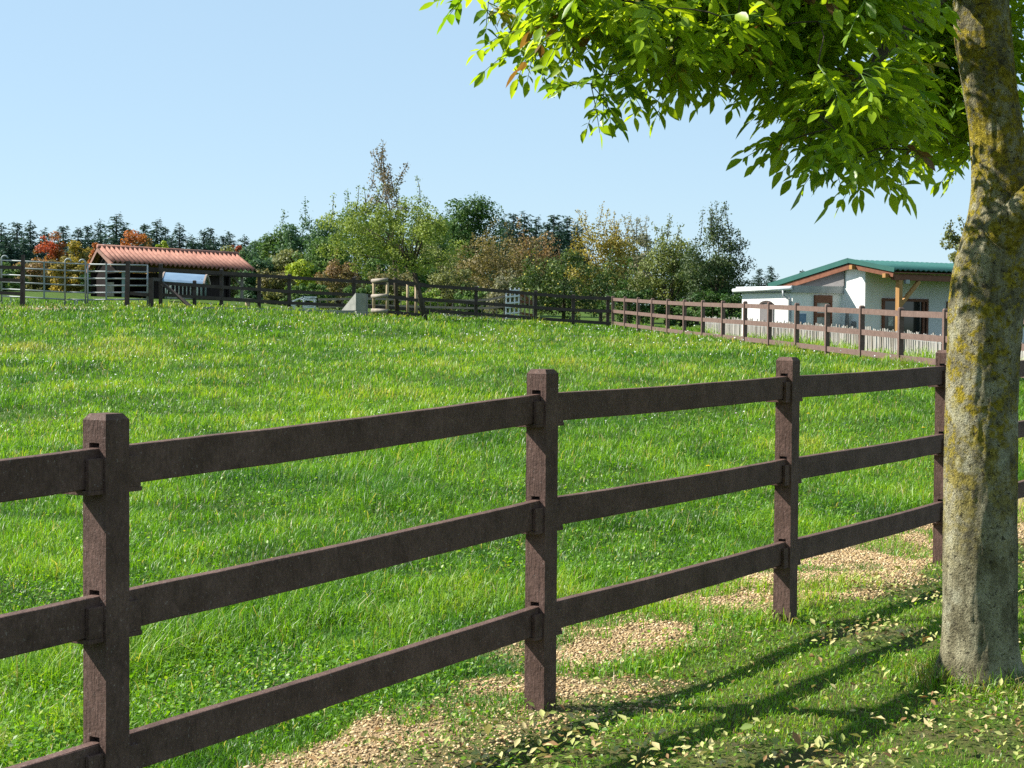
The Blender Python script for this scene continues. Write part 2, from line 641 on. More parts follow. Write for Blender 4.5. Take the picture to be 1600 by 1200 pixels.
def field_grass():
    x, y = sample(980000, 3.4, 72, 1.4, .345, 1.6)
    s, d = fence_sd(x, y)
    g = gravel(x, y)
    right = at(960, 510, 68.6)
    keep = (d < -.02 + rng.normal(0, .06, len(x))) & (rng.uniform(0, 1, len(x)) > g * .97)
    keep &= np.where((x > 9.7 - .0 * y) & (y > 33), rng.uniform(0, 1, len(x)) < .8, True)
    x, y, s, d = x[keep], y[keep], s[keep], d[keep]
    n = len(x)
    big = fbm(x * .22, y * .16, 41)
    med = fbm(x * .9, y * .6, 43)
    tuft = vn(x * 3.5, y * 2.6, 47)
    h = (.055 + .11 * rng.beta(2, 2.5, n)) * (.35 + 1.1 * med + .75 * np.clip(tuft - .55, 0, 1) * 2)
    rank = np.clip((vn(x * 1.0 + 31, y * .75, 67) - .74) * 9, 0, 1)
    h *= 1 + .7 * rank
    far = np.clip((y - 12) / 45, 0, 1)
    h *= .70 + .5 * far
    wd = np.maximum(.0038 + .003 * rng.uniform(0, 1, n), y * .00042 * rng.uniform(.7, 1.3, n))
    lean = np.clip(rng.beta(2, 1.7, n) * 1.3, .05, 1.15)
    t = .45 + (big - .5) * .75 + (med - .5) * .9 + (tuft - .5) * .45 - rank * .16 + rng.normal(0, .13, n)
    col = pal(t, GREEN) * (1 - .22 * far)[:, None]
    dry = rng.uniform(0, 1, n) < .025 + .06 * np.clip(big - .52, 0, 1) * 4
    col[dry] = np.array([.42, .36, .16]) * rng.uniform(.6, 1.1, (dry.sum(), 1))
    h[dry] *= 1.25
    # cool tufts
    cool = np.clip((vn(x * .8 + 50, y * .45, 61) - .68) * 5, 0, 1)
    col = col * (1 - cool[:, None] * .45) + np.array([.03, .12, .03]) * cool[:, None] * .45
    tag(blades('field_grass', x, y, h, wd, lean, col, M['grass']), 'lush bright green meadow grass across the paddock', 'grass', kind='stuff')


field_grass()


def verge_grass():
    n = 900000
    x = rng.uniform(-1.6, 9.5, n)
    y = rng.uniform(2.6, 17, n)
    s, d = fence_sd(x, y)
    g = gravel(x, y)
    pt = fbm(x * 1.6, y * 1.6, 71)
    keep = (d > 0.0) & (rng.uniform(0, 1, n) < np.where(x < .32 * y + .3, 1, .55)) & (rng.uniform(0, 1, n) > g * .96) & (rng.uniform(0, 1, n) < np.clip((pt - .36) * 4.5, .2, 1)) & (abs(x) < .36 * y + 3.2)
    x, y, pt = x[keep], y[keep], pt[keep]
    n = len(x)
    h = (.014 + .034 * rng.beta(2, 3, n)) * (.5 + 1.0 * pt)
    tb = at(1530, 1072, 7.75)
    rt = np.hypot(x - tb.x, y - tb.y)
    h *= 1 + 1.9 * np.exp(-((rt - .2) / .16) ** 2)
    wd = .003 + .0028 * rng.uniform(0, 1, n)
    lean = np.clip(rng.beta(2, 1.6, n) * 1.2, .05, 1.1)
    t = .42 + (pt - .5) * .6 + rng.normal(0, .17, n)
    col = pal(t, GREEN)
    dry = rng.uniform(0, 1, n) < .09 + .25 * np.exp(-((rt - .22) / .15) ** 2)
    col[dry] = np.array([.36, .30, .13]) * rng.uniform(.6, 1.1, (dry.sum(), 1))
    tag(blades('verge_grass', x, y, h, wd, lean, col, M['grass']), 'short patchy grass on the trodden verge under the trunk', 'grass', kind='stuff')


verge_grass()


def flat_leaves(name, pos, nrm, size, aspect, col, mat, curl=.25):
    """many small pointed leaves, each six verts folded on its midrib"""
    n = len(pos)
    nrm = nrm / np.linalg.norm(nrm, axis=1, keepdims=True)
    a = rng.normal(0, 1, (n, 3))
    d = np.cross(nrm, a)
    d /= np.linalg.norm(d, axis=1, keepdims=True)
    e = np.cross(nrm, d)
    L = size[:, None] * d
    Wd = (size * aspect)[:, None] * e
    N = (size * curl)[:, None] * nrm
    V = np.stack([pos - L * .5 + N * .2, pos - L * .05 - Wd * .5 + N * .5, pos + L * .25 - Wd * .36 + N * .35, pos + L * .5 + N * .3,
                  pos + L * .25 + Wd * .36 + N * .35, pos - L * .05 + Wd * .5 + N * .5], 1).reshape(-1, 3)
    k = np.arange(n)[:, None] * 6
    Lp = (k + np.array([[0, 1, 2, 3, 0, 3, 4, 5]])).ravel()
    S = (np.arange(n)[:, None] * 8 + np.array([[0, 4]])).ravel()
    me = npmesh(name, V, Lp, S, np.repeat(col, 6, 0))
    return link(name, me, mat)


def clover():
    n = 120000
    x, y = sample(n, 3.7, 26, 1.7)
    s, d = fence_sd(x, y)
    pt = fbm(x * .9, y * .9, 81)
    keep = (rng.uniform(0, 1, n) < np.clip((pt - .40) * 4, .05, 1)) & (rng.uniform(0, 1, n) > gravel(x, y) * .9)
    keep &= (d < 0) | (rng.uniform(0, 1, n) < .45)
    x, y, d = x[keep], y[keep], d[keep]
    n = len(x)
    z = gz(x, y) + np.where(d < 0, rng.uniform(.02, .10, n), rng.uniform(.005, .035, n))
    nr = np.stack([rng.normal(0, .5, n), rng.normal(0, .5, n), np.ones(n)], 1)
    col = pal(rng.normal(.42, .2, n), GREEN)
    sz = rng.uniform(.011, .027, n) * (1 + .03 * np.clip(y - 8, 0, 20))
    tag(flat_leaves('clover', np.stack([x, y, z], 1), nr, sz, .7, col, M['grass']), 'low broad clover leaves between the grass blades', 'clover', kind='stuff')


clover()


def litter():
    n = 34000
    x = rng.uniform(-1.4, 4.2, n)
    y = rng.uniform(4.2, 12.5, n)
    s, d = fence_sd(x, y)
    pt = fbm(x * 1.6, y * 1.6, 71)
    keep = (d > -.35) & (rng.uniform(0, 1, n) < np.clip((.62 - pt) * 4, .12, 1) * np.clip((d + .5) * 1.1, .1, 1)) & (abs(x) < .34 * y + .2)
    x, y = x[keep], y[keep]
    n = len(x)
    z = gz(x, y) + rng.uniform(.025, .065, n)
    nr = np.stack([rng.normal(0, .6, n), rng.normal(0, .6, n), np.ones(n)], 1)
    t = rng.uniform(0, 1, n)
    col = pal(t, [(0, (.10, .16, .03)), (.25, (.25, .31, .07)), (.55, (.46, .45, .18)), (.82, (.52, .43, .22)), (.92, (.30, .17, .07)), (1, (.16, .09, .045))])
    sz = rng.uniform(.016, .042, n) * np.where(rng.uniform(0, 1, n) < .05, 1.8, 1)
    tag(flat_leaves('fallen_leaves', np.stack([x, y, z], 1), nr, sz, .48, col, M['dry'], .5), 'pale yellow and brown fallen leaflets scattered over the verge', 'fallen leaves', kind='stuff')


litter()


def stones():
    ph = (1 + 5 ** .5) / 2
    ico = np.array([(-1, ph, 0), (1, ph, 0), (-1, -ph, 0), (1, -ph, 0), (0, -1, ph), (0, 1, ph), (0, -1, -ph), (0, 1, -ph), (ph, 0, -1), (ph, 0, 1), (-ph, 0, -1), (-ph, 0, 1)]) / 1.9
    fc = np.array([(0, 11, 5), (0, 5, 1), (0, 1, 7), (0, 7, 10), (0, 10, 11), (1, 5, 9), (5, 11, 4), (11, 10, 2), (10, 7, 6), (7, 1, 8), (3, 9, 4), (3, 4, 2), (3, 2, 6), (3, 6, 8), (3, 8, 9), (4, 9, 5), (2, 4, 11), (6, 2, 10), (8, 6, 7), (9, 8, 1)])
    n = 110000
    s = rng.uniform(-2.8, 8.5, n)
    d = rng.uniform(-1.25, .6, n)
    x = P2.x + FD.x * s + FN.x * d
    y = P2.y + FD.y * s + FN.y * d
    g = gravel(x, y)
    keep = rng.uniform(0, 1, n) < g ** 1.3 * .8 + .012
    x, y = x[keep], y[keep]
    n = len(x)
    sz = rng.uniform(.003, .007, n) + .017 * rng.beta(1, 10, n)
    z = gz(x, y) + gravel(x, y) * .02 + sz * .2
    V = ico[None] * rng.uniform(.5, 1.4, (n, 12, 1)) * sz[:, None, None] * rng.uniform(.6, 1.3, (n, 1, 3))
    V[:, :, 2] *= .7
    V = V + np.stack([x, y, z], 1)[:, None]
    k = np.arange(n)[:, None, None] * 12
    col = pal(rng.uniform(0, 1, n), [(0, (.15, .10, .055)), (.3, (.33, .23, .115)), (.7, (.50, .365, .195)), (1, (.60, .48, .32))])
    me = npmesh('crushed_stone', V.reshape(-1, 3), (k + fc[None]).ravel(), np.arange(n * 20) * 3, np.repeat(col, 12, 0))
    t = NT('buff_crushed_stone')
    a = t.n('ShaderNodeAttribute', attribute_name='Col')
    mt = t.done(t.princ(a.outputs['Color'], .95, .1))
    tag(link('crushed_stone', me, mt), 'buff crushed stone strip along the foot of the near fence', 'gravel', kind='stuff')


stones()


def flowers():
    n = 2200
    x, y = sample(n, 20, 70, .35, .30)
    s, d = fence_sd(x, y)
    p = fbm(x * .3, y * .25, 101)
    keep = (d < -.6) & (rng.uniform(0, 1, n) < np.clip((p - .42) * 4.2, .03, 1)) & ~((x > 8) & (y > 30))
    x, y = x[keep], y[keep]
    n = len(x)
    z = gz(x, y) + rng.uniform(.09, .2, n)
    nr = np.stack([rng.normal(0, .5, n), rng.normal(-.4, .5, n), np.ones(n)], 1)
    col = pal(rng.uniform(0, 1, n), [(0, (.62, .66, .62)), (.8, (.72, .72, .72)), (.93, (.5, .38, .5)), (1, (.36, .20, .28))])
    sz = np.maximum(.02, y * .0010) * rng.uniform(.6, 1.2, n)
    tag(flat_leaves('clover_flowers', np.stack([x, y, z], 1), nr, sz, .8, col, M['dry'], .3), 'tiny white clover flower heads dotted through the paddock grass', 'flowers', kind='stuff')


flowers()


# a few dandelions one can point at
def dandelion(px, py, Y, label):
    p = at(px, py, Y)
    g = g1(p.x, p.y)
    e = empty('dandelion', (p.x, p.y, g), label, 'flower', 'dandelions in the paddock')
    MB().tube([(p.x, p.y, g), (p.x + .01, p.y, (p.z + g) / 2), (p.x, p.y, p.z)], .003, 5).build('stem', M['far_leaf_stem'], e)
    m = MB()
    for k in range(14):
        a = k * 2.4
        r = .008 + .012 * (k / 14)
        m.hexa([(p.x + math.cos(a + q_) * rr, p.y + math.sin(a + q_) * rr, p.z + zz) for zz in (0, .006) for rr, q_ in ((.002, -.2), (r, -.22), (r, .22), (.002, .2))])
    m.build('flower_head', M['yellow'], e)


M['far_leaf_stem'] = simple('green_stem', (.06, .12, .02), (.1, .18, .03), 8, .6, .3, 0)
dandelion(1263, 646, 19.5, 'small yellow dandelion above the second rail right of the third post')
dandelion(1443, 668, 17.5, 'small yellow dandelion just left of the fourth post behind the middle rail')
dandelion(1107, 728, 14.0, 'small yellow dandelion in open grass between the second and third posts')


# ------------------------------------------------------------------ near fence
def near_fence():
    e = empty('rail_fence', (P2.x, P2.y, g1(P2.x, P2.y)), 'large brown three rail fence in the foreground with square chamfered posts', 'fence')
    X, N, Z = FD, FN, Vector((0, 0, 1))
    W = .096
    H = 1.41
    RT = (1.31, .87, .43)
    RH = .118
    base = []
    zoff = {-2: -.15, -1: -.088, 0: 0, 1: .02, 2: .035, 3: .06, 4: .08}
    for i in range(-3, 9):
        p = P2 + FD * FL * i
        base.append(Vector((p.x, p.y, zoff[i] if i in zoff else g1(p.x, p.y))))
    for i, b in enumerate(base):
        m = MB()
        ck = .027
        core = W - 2 * ck
        for s in (-1, 1):
            m.box(b + N * s * (W - ck) / 2 + Z * ((H - .018 - .4) / 2), W, ck, H - .018 + .4, X, N, Z)
        # core pieces leave the three mortises open
        zs = [-.4]
        for t in sorted(RT):
            zs += [t - RH, t + .014]
        zs += [H - .018]
        for k in range(0, len(zs), 2):
            m.box(b + Z * (zs[k] + zs[k + 1]) / 2, W, core, zs[k + 1] - zs[k], X, N, Z)
        h = W / 2
        c = h - .013
        z0 = b + Z * (H - .018)
        z1 = b + Z * H
        m.hexa([z0 - X * h - N * h, z0 + X * h - N * h, z0 + X * h + N * h, z0 - X * h + N * h,
                z1 - X * c - N * c, z1 + X * c - N * c, z1 + X * c + N * c, z1 - X * c + N * c])
        po = m.build('post', M['fence'], e)
        for t in RT:
            for s in (-1, 1):
                k = MB()
                face = b + X * s * (W / 2)
                # cheek in front of the rail, cheek behind, and a ledge below
                k.box(face + X * s * .029 + N * .031 + Z * (t - RH / 2 - .018), .058, .016, RH - .024, X, N, Z)
                k.box(face + X * s * .029 - N * .031 + Z * (t - RH / 2 - .018), .058, .016, RH - .024, X, N, Z)
                k.box(face + X * s * .031 - N * .018 + Z * (t - RH - .013), .062, .116, .014, X, N, Z)
                k.build('rail_bracket', M['fence'], po, bevel=.002)
    for i in range(len(base) - 1):
        a, b = base[i], base[i + 1]
        for t in RT:
            m = MB()
            ns = 10
            th = .042
            for k in range(ns + 1):
                f = k / ns
                p = a.lerp(b, f) + X * (.02 if k == 0 else (-.02 if k == ns else 0))
                sag = -.006 * math.sin(math.pi * f) + random.uniform(-.0012, .0012)
                bow = random.uniform(-.0015, .0015)
                for (nn, zz) in ((-1, -1), (1, -1), (1, 1), (-1, 1)):
                    m.v.append(p + N * (nn * th / 2 + bow) + Z * (t - RH / 2 + zz * RH / 2 + sag - .001))
            for k in range(ns):
                for j in range(4):
                    j2 = (j + 1) % 4
                    m.f.append([k * 4 + j, (k + 1) * 4 + j, (k + 1) * 4 + j2, k * 4 + j2][::-1])
            m.f.append([0, 1, 2, 3])
            m.f.append([ns * 4 + j for j in (3, 2, 1, 0)])
            m.build('rail', M['fence'], e, bevel=.004)


near_fence()


# ------------------------------------------------------------------ far fences
def fence_run(e, base, H, RT, RH, mat, W=.11, rails=True, side=0, tops=None, rail_th=.045):
    for i, b in enumerate(base):
        d = (base[min(i + 1, len(base) - 1)] - base[max(i - 1, 0)])
        d.z = 0
        d.normalize()
        n = Vector((d.y, -d.x, 0))
        h = tops[i] if tops and tops[i] else H
        m = MB()
        m.box(b + Vector((0, 0, (h - .03 - .3) / 2)), W, W, h - .03 + .3, d, n)
        z0 = b + Vector((0, 0, h - .03))
        z1 = b + Vector((0, 0, h))
        q1 = W / 2
        q2 = W / 2 - .02
        m.hexa([z0 - d * q1 - n * q1, z0 + d * q1 - n * q1, z0 + d * q1 + n * q1, z0 - d * q1 + n * q1,
                z1 - d * q2 - n * q2, z1 + d * q2 - n * q2, z1 + d * q2 + n * q2, z1 - d * q2 + n * q2])
        m.build('post', mat, e)
    if rails:
        for i in range(len(base) - 1):
            a, b = base[i], base[i + 1]
            d = (b - a).normalized()
            for t in RT:
                MB().beam(a + Vector((0, 0, t - RH / 2)) + d * (W / 2 + .002), b + Vector((0, 0, t - RH / 2)) - d * (W / 2 + .002), rail_th, RH).build('rail', mat, e)


def top_ground(px, top, Y, H):
    p = at(px, top, Y)
    return Vector((p.x, p.y, p.z - H))


def right_fence():
    base = []
    tops = {0: 462, 14: 482}
    for n in range(0, 19):
        Y = 68.6 * (1 - .03612 * n)
        px = 800 + (158 + 12.65 * n) / (1 - .03612 * n)
        # post tops follow the photograph: height over the horizon line shrinks along the slope
        py = np.interp(px, [950, 1044, 1097, 1163, 1243, 1290, 1346, 1407, 1478, 1560, 1700], [462, 467, 469, 470.5, 473, 475, 477, 480, 482, 487, 494])
        base.append(top_ground(px, py, Y, 1.22))
    e = empty('rail_fence', base[7], 'sunlit brown three rail fence climbing the right side of the paddock', 'fence')
    fence_run(e, base, 1.22, (1.15, .69, .23), .12, M['fence_far'], .105)
    return base


RB = right_fence()


def back_fence():
    H = 1.2
    spec = [(251, 411.6, 69), (304, 438, 49), (346, 420, 54), (405, 431, 42), (452, 428, 50), (553, 433, 50), (650, 440, 50), (744, 447, 50), (837, 454, 50), (896, 460, 50), (950, 462, 50)]
    base = []
    tops = []
    for px, top, hp in spec:
        Y = 68.7
        zt = at(px, top, Y)
        ground = at(px, np.interp(px, [251, 346, 450, 553, 744, 958], [480, 476, 482, 487, 496, 510]), Y)
        base.append(Vector((zt.x, zt.y, ground.z)))
        tops.append(zt.z - ground.z)
    e = empty('rail_fence', base[5], 'dark three rail fence along the back of the paddock before the hedge', 'fence')
    # posts
    fence_run(e, base, 1.2, (), .13, M['fence_dark'], .13, rails=False, tops=tops)
    # rails by height
    rt = [(251, 419, 440, 458), (346, 424, 446, 464), (452, 431, 453, 471), (553, 437, 458, 475), (650, 443, 464, 481), (744, 449, 471, 488), (837, 457, 478, 495), (896, 462, 482, 499), (955, 464, 484, 503)]
    Y = 68.6
    for (a, b) in zip(rt[:-1], rt[1:]):
        for k in (1, 2, 3):
            if k == 1 and a[0] == 251:
                pass
            MB().beam(at(a[0] + .3, a[k] + 2.5, Y - .09), at(b[0] - .3, b[k] + 2.5, Y - .09), .05, .125).build('rail', M['fence_dark'], e)
    MB().beam(at(254, 443, 68.3), at(299, 480, 67.6), .1, .11).build('brace', M['fence_dark'], e)
    # gate end: short post and tall post with one low rail
    p = at(236, 434, 67)
    g = at(236, 481, 67)
    MB().box((p.x, p.y, (p.z + g.z) / 2 - .1), .17, .14, p.z - g.z + .2).build('post', M['fence_dark'], e)
    p = at(200, 408, 66.5)
    g = at(198, 479, 66.5)
    MB().hexa([(g.x - .08, g.y - .08, g.z - .2), (g.x + .08, g.y - .08, g.z - .2), (g.x + .08, g.y + .08, g.z - .2), (g.x - .08, g.y + .08, g.z - .2),
               (p.x - .07, p.y - .07, p.z), (p.x + .07, p.y - .07, p.z), (p.x + .07, p.y + .07, p.z), (p.x - .07, p.y + .07, p.z)]).build('post', M['fence_dark'], e)
    MB().beam(at(202, 458, 66.6), at(234, 461, 67), .05, .13).build('rail', M['fence_dark'], e)
    MB().beam(at(238, 436, 67.1), at(250, 437, 68.6), .05, .13).build('rail', M['fence_dark'], e)


back_fence()


def left_fence():
    Y = 66
    g = at(36, 478, Y)
    e = empty('rail_fence', g, 'short run of dark three rail fence at the left end of the gateway', 'fence')
    for px, top, bot in ((36, 398, 480), (-62, 400, 474), (-160, 396, 470)):
        t = at(px, top, Y)
        b = at(px - 1, bot, Y)
        MB().hexa([(b.x - .085, Y - .085, b.z - .2), (b.x + .085, Y - .085, b.z - .2), (b.x + .085, Y + .085, b.z - .2), (b.x - .085, Y + .085, b.z - .2),
                   (t.x - .06, Y - .06, t.z), (t.x + .06, Y - .06, t.z), (t.x + .06, Y + .06, t.z), (t.x - .06, Y + .06, t.z)]).build('post', M['fence_dark'], e)
    for a, b in (((-160, 413), (-62, 415)), ((-62, 415), (34, 418.5)), ((-160, 432), (-62, 434)), ((-62, 434), (34, 438.5)), ((-160, 453), (-62, 455)), ((-62, 455), (34, 459))):
        MB().beam(at(*a, Y - .1), at(*b, Y - .1), .05, .13).build('rail', M['fence_dark'], e)


left_fence()


def panel(x0, x1, y0, y1, label, stiles, hooks, feet, Y=67.5):
    """livestock panel: y0, y1 are the top rail heights in the picture at its two ends"""
    def P(px, k):
        f = (px - x0) / (x1 - x0)
        yt = y0 + (y1 - y0) * f
        sp = np.interp(px, [0, 110, 231], [11.2, 11.3, 10.6])
        return at(px, yt + k * sp, Y)
    b = at(x0, y0 + 66, Y)
    e = empty('livestock_panel', b, label, 'gate', 'galvanised panels closing the paddock gateway')
    for k in range(6):
        MB().tube([P(x0, k), P(x1, k)], .028, 8).build('rail', M['galv'], e, True)
    for px, hook in hooks:
        t = P(px, 0)
        lo = P(px, 6.2)
        pts = [lo, t]
        if hook:
            r = .12 * hook
            pts = [lo, t + Vector((0, 0, .03))] + [t + Vector((r - r * math.cos(a), 0, .05 + abs(r) * math.sin(a))) for a in np.linspace(.3, 2.9, 7)]
        MB().tube(pts, .032, 8).build('upright', M['galv'], e, True)
    for px in stiles:
        MB().beam(P(px, -.1), P(px, 5), .07, .05, Vector((1, 0, 0))).build('stile', M['galv_green'], e)
    for px in feet:
        a = P(px, 5)
        c = P(px, 6)
        m = MB()
        m.tube([a, c], .02, 6)
        m.tube([c + Vector((-.1, 0, -.01)), c + Vector((.1, 0, -.01))], .02, 6)
        m.build('foot', M['galv'], e)


panel(2.5, 101, 406.5, 411.3, 'galvanised livestock panel left of the pass gate, crossing behind the tall dark post', [69], [(2.5, 1), (101.5, 1)], [17], 67.5)
panel(104, 133, 411.4, 412.6, 'narrow galvanised pass gate between the two long livestock panels', [], [(133.6, -1)], [117, 121], 67.5)
panel(136, 231, 412.8, 414.5, 'long galvanised livestock panel in front of the open end of the red-roofed shed', [166], [(230.5, 0), (137, 0)], [217], 67.5)


# ------------------------------------------------------------------ red-roofed shed
def corrugated(m, a0, a1, b0, b1, waves, amp, per=6):
    """sheet between ridge edge a0-a1 and eave edge b0-b1 with ribs running down the slope"""
    a0, a1, b0, b1 = map(Vector, (a0, a1, b0, b1))
    nrm = (a1 - a0).cross(b0 - a0).normalized()
    if nrm.z < 0:
        nrm = -nrm
    n = waves * per
    base = len(m.v)
    for i in range(n + 1):
        f = i / n
        h = nrm * amp * (.5 - .5 * math.cos(2 * math.pi * i / per)) ** .8
        m.v.append(a0.lerp(a1, f) + h)
        m.v.append(b0.lerp(b1, f) + h)
        m.v.append(b0.lerp(b1, f) + h - nrm * .03)
        m.v.append(a0.lerp(a1, f) + h - nrm * .03)
    for i in range(n):
        k = base + i * 4
        for j in range(4):
            j2 = (j + 1) % 4
            m.f.append([k + j, k + j2, k + 4 + j2, k + 4 + j])
    m.f.append([base + j for j in range(4)])
    m.f.append([base + n * 4 + j for j in (3, 2, 1, 0)])


M['gable_shade'] = simple('shade_dark_boarding', (.006, .004, .0045), (.014, .010, .010), 5, .9, .1, .3, 30, (6, 6, .5))  # near-black boards: the gable's shade is put into the colour
M['barge'] = simple('faded_red_board', (0.165, 0.09, 0.0675), (0.24, 0.1425, 0.1125), 6, .75, .2, .2)


def shed():
    YL, YR = 79.0, 84.0
    r0 = at(154, 387.5, YL + 1.8)
    r1 = at(370, 399.5, YR + 1.8)
    e0 = at(176, 411, YL)
    e1 = at(401, 424, YR)
    back = (r0 - e0)
    k0 = Vector((2 * r0.x - e0.x, 2 * r0.y - e0.y, e0.z))
    k1 = Vector((2 * r1.x - e1.x, 2 * r1.y - e1.y, e1.z))
    # rear eave as the left rake of the gable shows it
    k0 = at(137, 422, YL + 3.6)
    k1 = k0 + (r1 - r0)
    g0 = at(165, 464, YL).z
    g1_ = at(390, 478, YR).z
    e = empty('open_shed', (e0.x, e0.y, g0), 'open dark timber shed with a red ribbed gable roof', 'shed')
    m = MB()
    corrugated(m, r0, r1, e0, e1, 31, .14)
    m.build('roof', M['tile'], e, True)
    m = MB()
    corrugated(m, r0 + Vector((0, .02, 0)), r1 + Vector((0, .02, 0)), k0, k1, 31, .14)
    m.build('rear_roof', M['tile'], e, True)
    MB().tube([r0 + Vector((-.05, 0, .05)), r1 + Vector((.05, 0, .05))], .13, 8).build('ridge_cap', M['tile'], e, True)
    dz = Vector((0, 0, -.1))
    dx = (r0 - r1).normalized() * .06
    m = MB()
    m.beam(r0 + dx + dz * .8, e0 + dx + dz * .8, .035, .16)
    m.build('barge_board', M['barge'], e)
    m = MB()
    m.beam(r0 + dx + dz * .8, k0 + dx + dz * .8, .035, .16)
    m.build('barge_board', M['barge'], e)
    # frame: eave beam, gable infill, rear and end walls
    ax = (e1 - e0).normalized()
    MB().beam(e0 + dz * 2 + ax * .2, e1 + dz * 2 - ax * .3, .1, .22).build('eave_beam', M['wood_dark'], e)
    s0, s1, s2 = r0 + dz * 1.6 + ax * .25, e0 + dz * 1.6 + ax * .25, k0 + dz * 1.6 + ax * .25
    t0 = e0.lerp(r0, .12) + dz * 1.6 + ax * .25
    t1 = s1.lerp(s2, .42)
    MB().prism([s0, t0, Vector((t0.x, t0.y, t0.z - .35)), Vector((t1.x, t1.y, t0.z - .35)), Vector((t1.x, t1.y, g0 - .3)), Vector((s2.x, s2.y, g0 - .3)), s2], ax * .08).build('gable_boarding', M['gable_shade'], e)
    inset = (k0 - e0) * .12
    b0 = k0 - inset
    b1 = k1 - inset
    m = MB()
    m.prism([Vector((b0.x, b0.y, g0 - .3)), Vector((b1.x, b1.y, g1_ - .3)), Vector((b1.x, b1.y, b1.z - .1)), Vector((b0.x, b0.y, b0.z - .1))], Vector((.05, .1, 0)))
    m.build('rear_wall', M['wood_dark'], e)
    f0 = e0.lerp(e1, .80)
    q1 = k0.lerp(k1, .80)
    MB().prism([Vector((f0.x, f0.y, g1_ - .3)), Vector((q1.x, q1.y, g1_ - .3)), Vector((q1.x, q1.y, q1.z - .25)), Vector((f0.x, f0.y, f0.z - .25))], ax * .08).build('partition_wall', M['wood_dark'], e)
    f0 = e0.lerp(e1, .33)
    f1 = e0.lerp(e1, .80)
    pn = Vector((ax.y, -ax.x, 0))
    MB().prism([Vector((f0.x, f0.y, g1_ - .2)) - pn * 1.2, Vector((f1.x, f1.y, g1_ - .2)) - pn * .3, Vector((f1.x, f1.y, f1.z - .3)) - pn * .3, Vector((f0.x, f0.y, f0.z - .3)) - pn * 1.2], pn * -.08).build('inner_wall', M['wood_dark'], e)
    for px, mt in ((193, 'galv_green'), (378, 'wood_grey')):
        Y = np.interp(px, [176, 401], [YL, YR]) + .25
        t = at(px, np.interp(px, [176, 401], [412, 424]) + 3, Y)
        b = at(px, np.interp(px, [193, 378], [463, 478]), Y)
        MB().box((t.x, t.y, (t.z + b.z) / 2 - .1), .13, .13, t.z - b.z + .15).build('post', M[mt], e)
    Y = YR - .3
    MB().beam(at(362, 430, Y), at(376, 444, Y), .07, .08).build('knee_brace', M['wood_grey'], e)
    a = at(165, 441, YL + .8)
    b = at(178, 463, YL + .8)
    MB().box(((a.x + b.x) / 2, YL + .8, (a.z + b.z) / 2), b.x - a.x, .06, a.z - b.z).build('half_door', M['wood_grey'], e)


shed()


def hay_feeder():
    Y = 75.5
    a = at(259, 436, Y)
    b = at(322, 440, Y)
    gl = at(262, 469, Y)
    e = empty('hay_feeder', gl, 'white barred hay feeder under a curved pale blue roof, in front of the shed', 'hay feeder')
    m = MB()
    wd = 1.0
    ax = (b - a)
    prof = [(-.75, -.16), (-.68, -.07), (-.30, .17), (-.1, .24), (.1, .24), (.5, .05), (.75, -.14)]
    poly = [a + Vector((0, u_ * 1.0, v_ + .05)) for u_, v_ in prof] + [a + Vector((0, u_ * .96, v_ + .02)) for u_, v_ in prof[::-1]]
    m.prism(poly, ax)
    m.build('roof', M['feeder_roof'], e)
    for s, p in ((-1, a), (1, b)):
        m = MB()
        poly = [p + Vector((0, u_ * 1.03, v_ + .07)) for u_, v_ in prof] + [p + Vector((0, u_ * .92, v_ - .03)) for u_, v_ in prof[::-1]]
        m.prism(poly, Vector((s * .07, 0, 0)))
        m.build('roof_trim', M['wood_path'], e)
    for px in (263, 318):
        for dy in (-.5, .5):
            t = at(px, 440, Y)
            g = at(px, 468, Y)
            MB().tube([(t.x, Y + dy, t.z + .1), (g.x, Y + dy, g.z)], .035, 8).build('leg', M['galv_green'], e, True)
    m0 = at(262, 452, Y)
    for px in (268, 274, 280, 286, 292, 298, 304, 309, 314):
        c = at(px, 449, Y)
        g = at(px, 462, Y)
        r = .085
        pts = [(c.x - r, Y - .5, g.z)] + [(c.x - r * math.cos(a_), Y - .5, c.z + r * 1.3 * math.sin(a_)) for a_ in np.linspace(0, math.pi, 7)] + [(c.x + r, Y - .5, g.z)]
        MB().tube(pts, .018, 6).build('hay_bar', M['white'], e, True)
    p0 = at(261, 462, Y)
    p1 = at(319, 467, Y)
    MB().box(((p0.x + p1.x) / 2, Y, (p0.z + p1.z) / 2 - .02), p1.x - p0.x, 1.0, .10).build('trough', M['concrete'], e)


hay_feeder()


def block_at(name, px0, px1, py0, py1, Y, depth, mat, label, cat, bev=.02):
    a = at(px0, py0, Y)
    b = at(px1, py1, Y)
    m = MB()
    m.box(((a.x + b.x) / 2, Y + depth / 2, (a.z + b.z) / 2), b.x - a.x, depth, a.z - b.z)
    o = m.build(name, mat, None, bevel=bev)
    return tag(o, label, cat)


def stump():
    p = at(387, 470, 71)
    g = at(387, 481, 71)
    e = empty('bollard', g, 'short pale timber post with a capped top by the shed corner', 'post')
    MB().tube([(g.x, 71, g.z - .1), (g.x, 71, p.z)], [.11, .10], 10).build('post_body', M['wood_new'], e, True)
    MB().hexa([(p.x - .16, 70.85, p.z), (p.x + .3, 70.85, p.z - .02), (p.x + .3, 71.15, p.z - .02), (p.x - .16, 71.15, p.z), (p.x - .13, 70.87, p.z + .12), (p.x + .26, 70.87, p.z + .07), (p.x + .26, 71.13, p.z + .07), (p.x - .13, 71.13, p.z + .12)]).build('cap', M['wood_grey'], e)


stump()


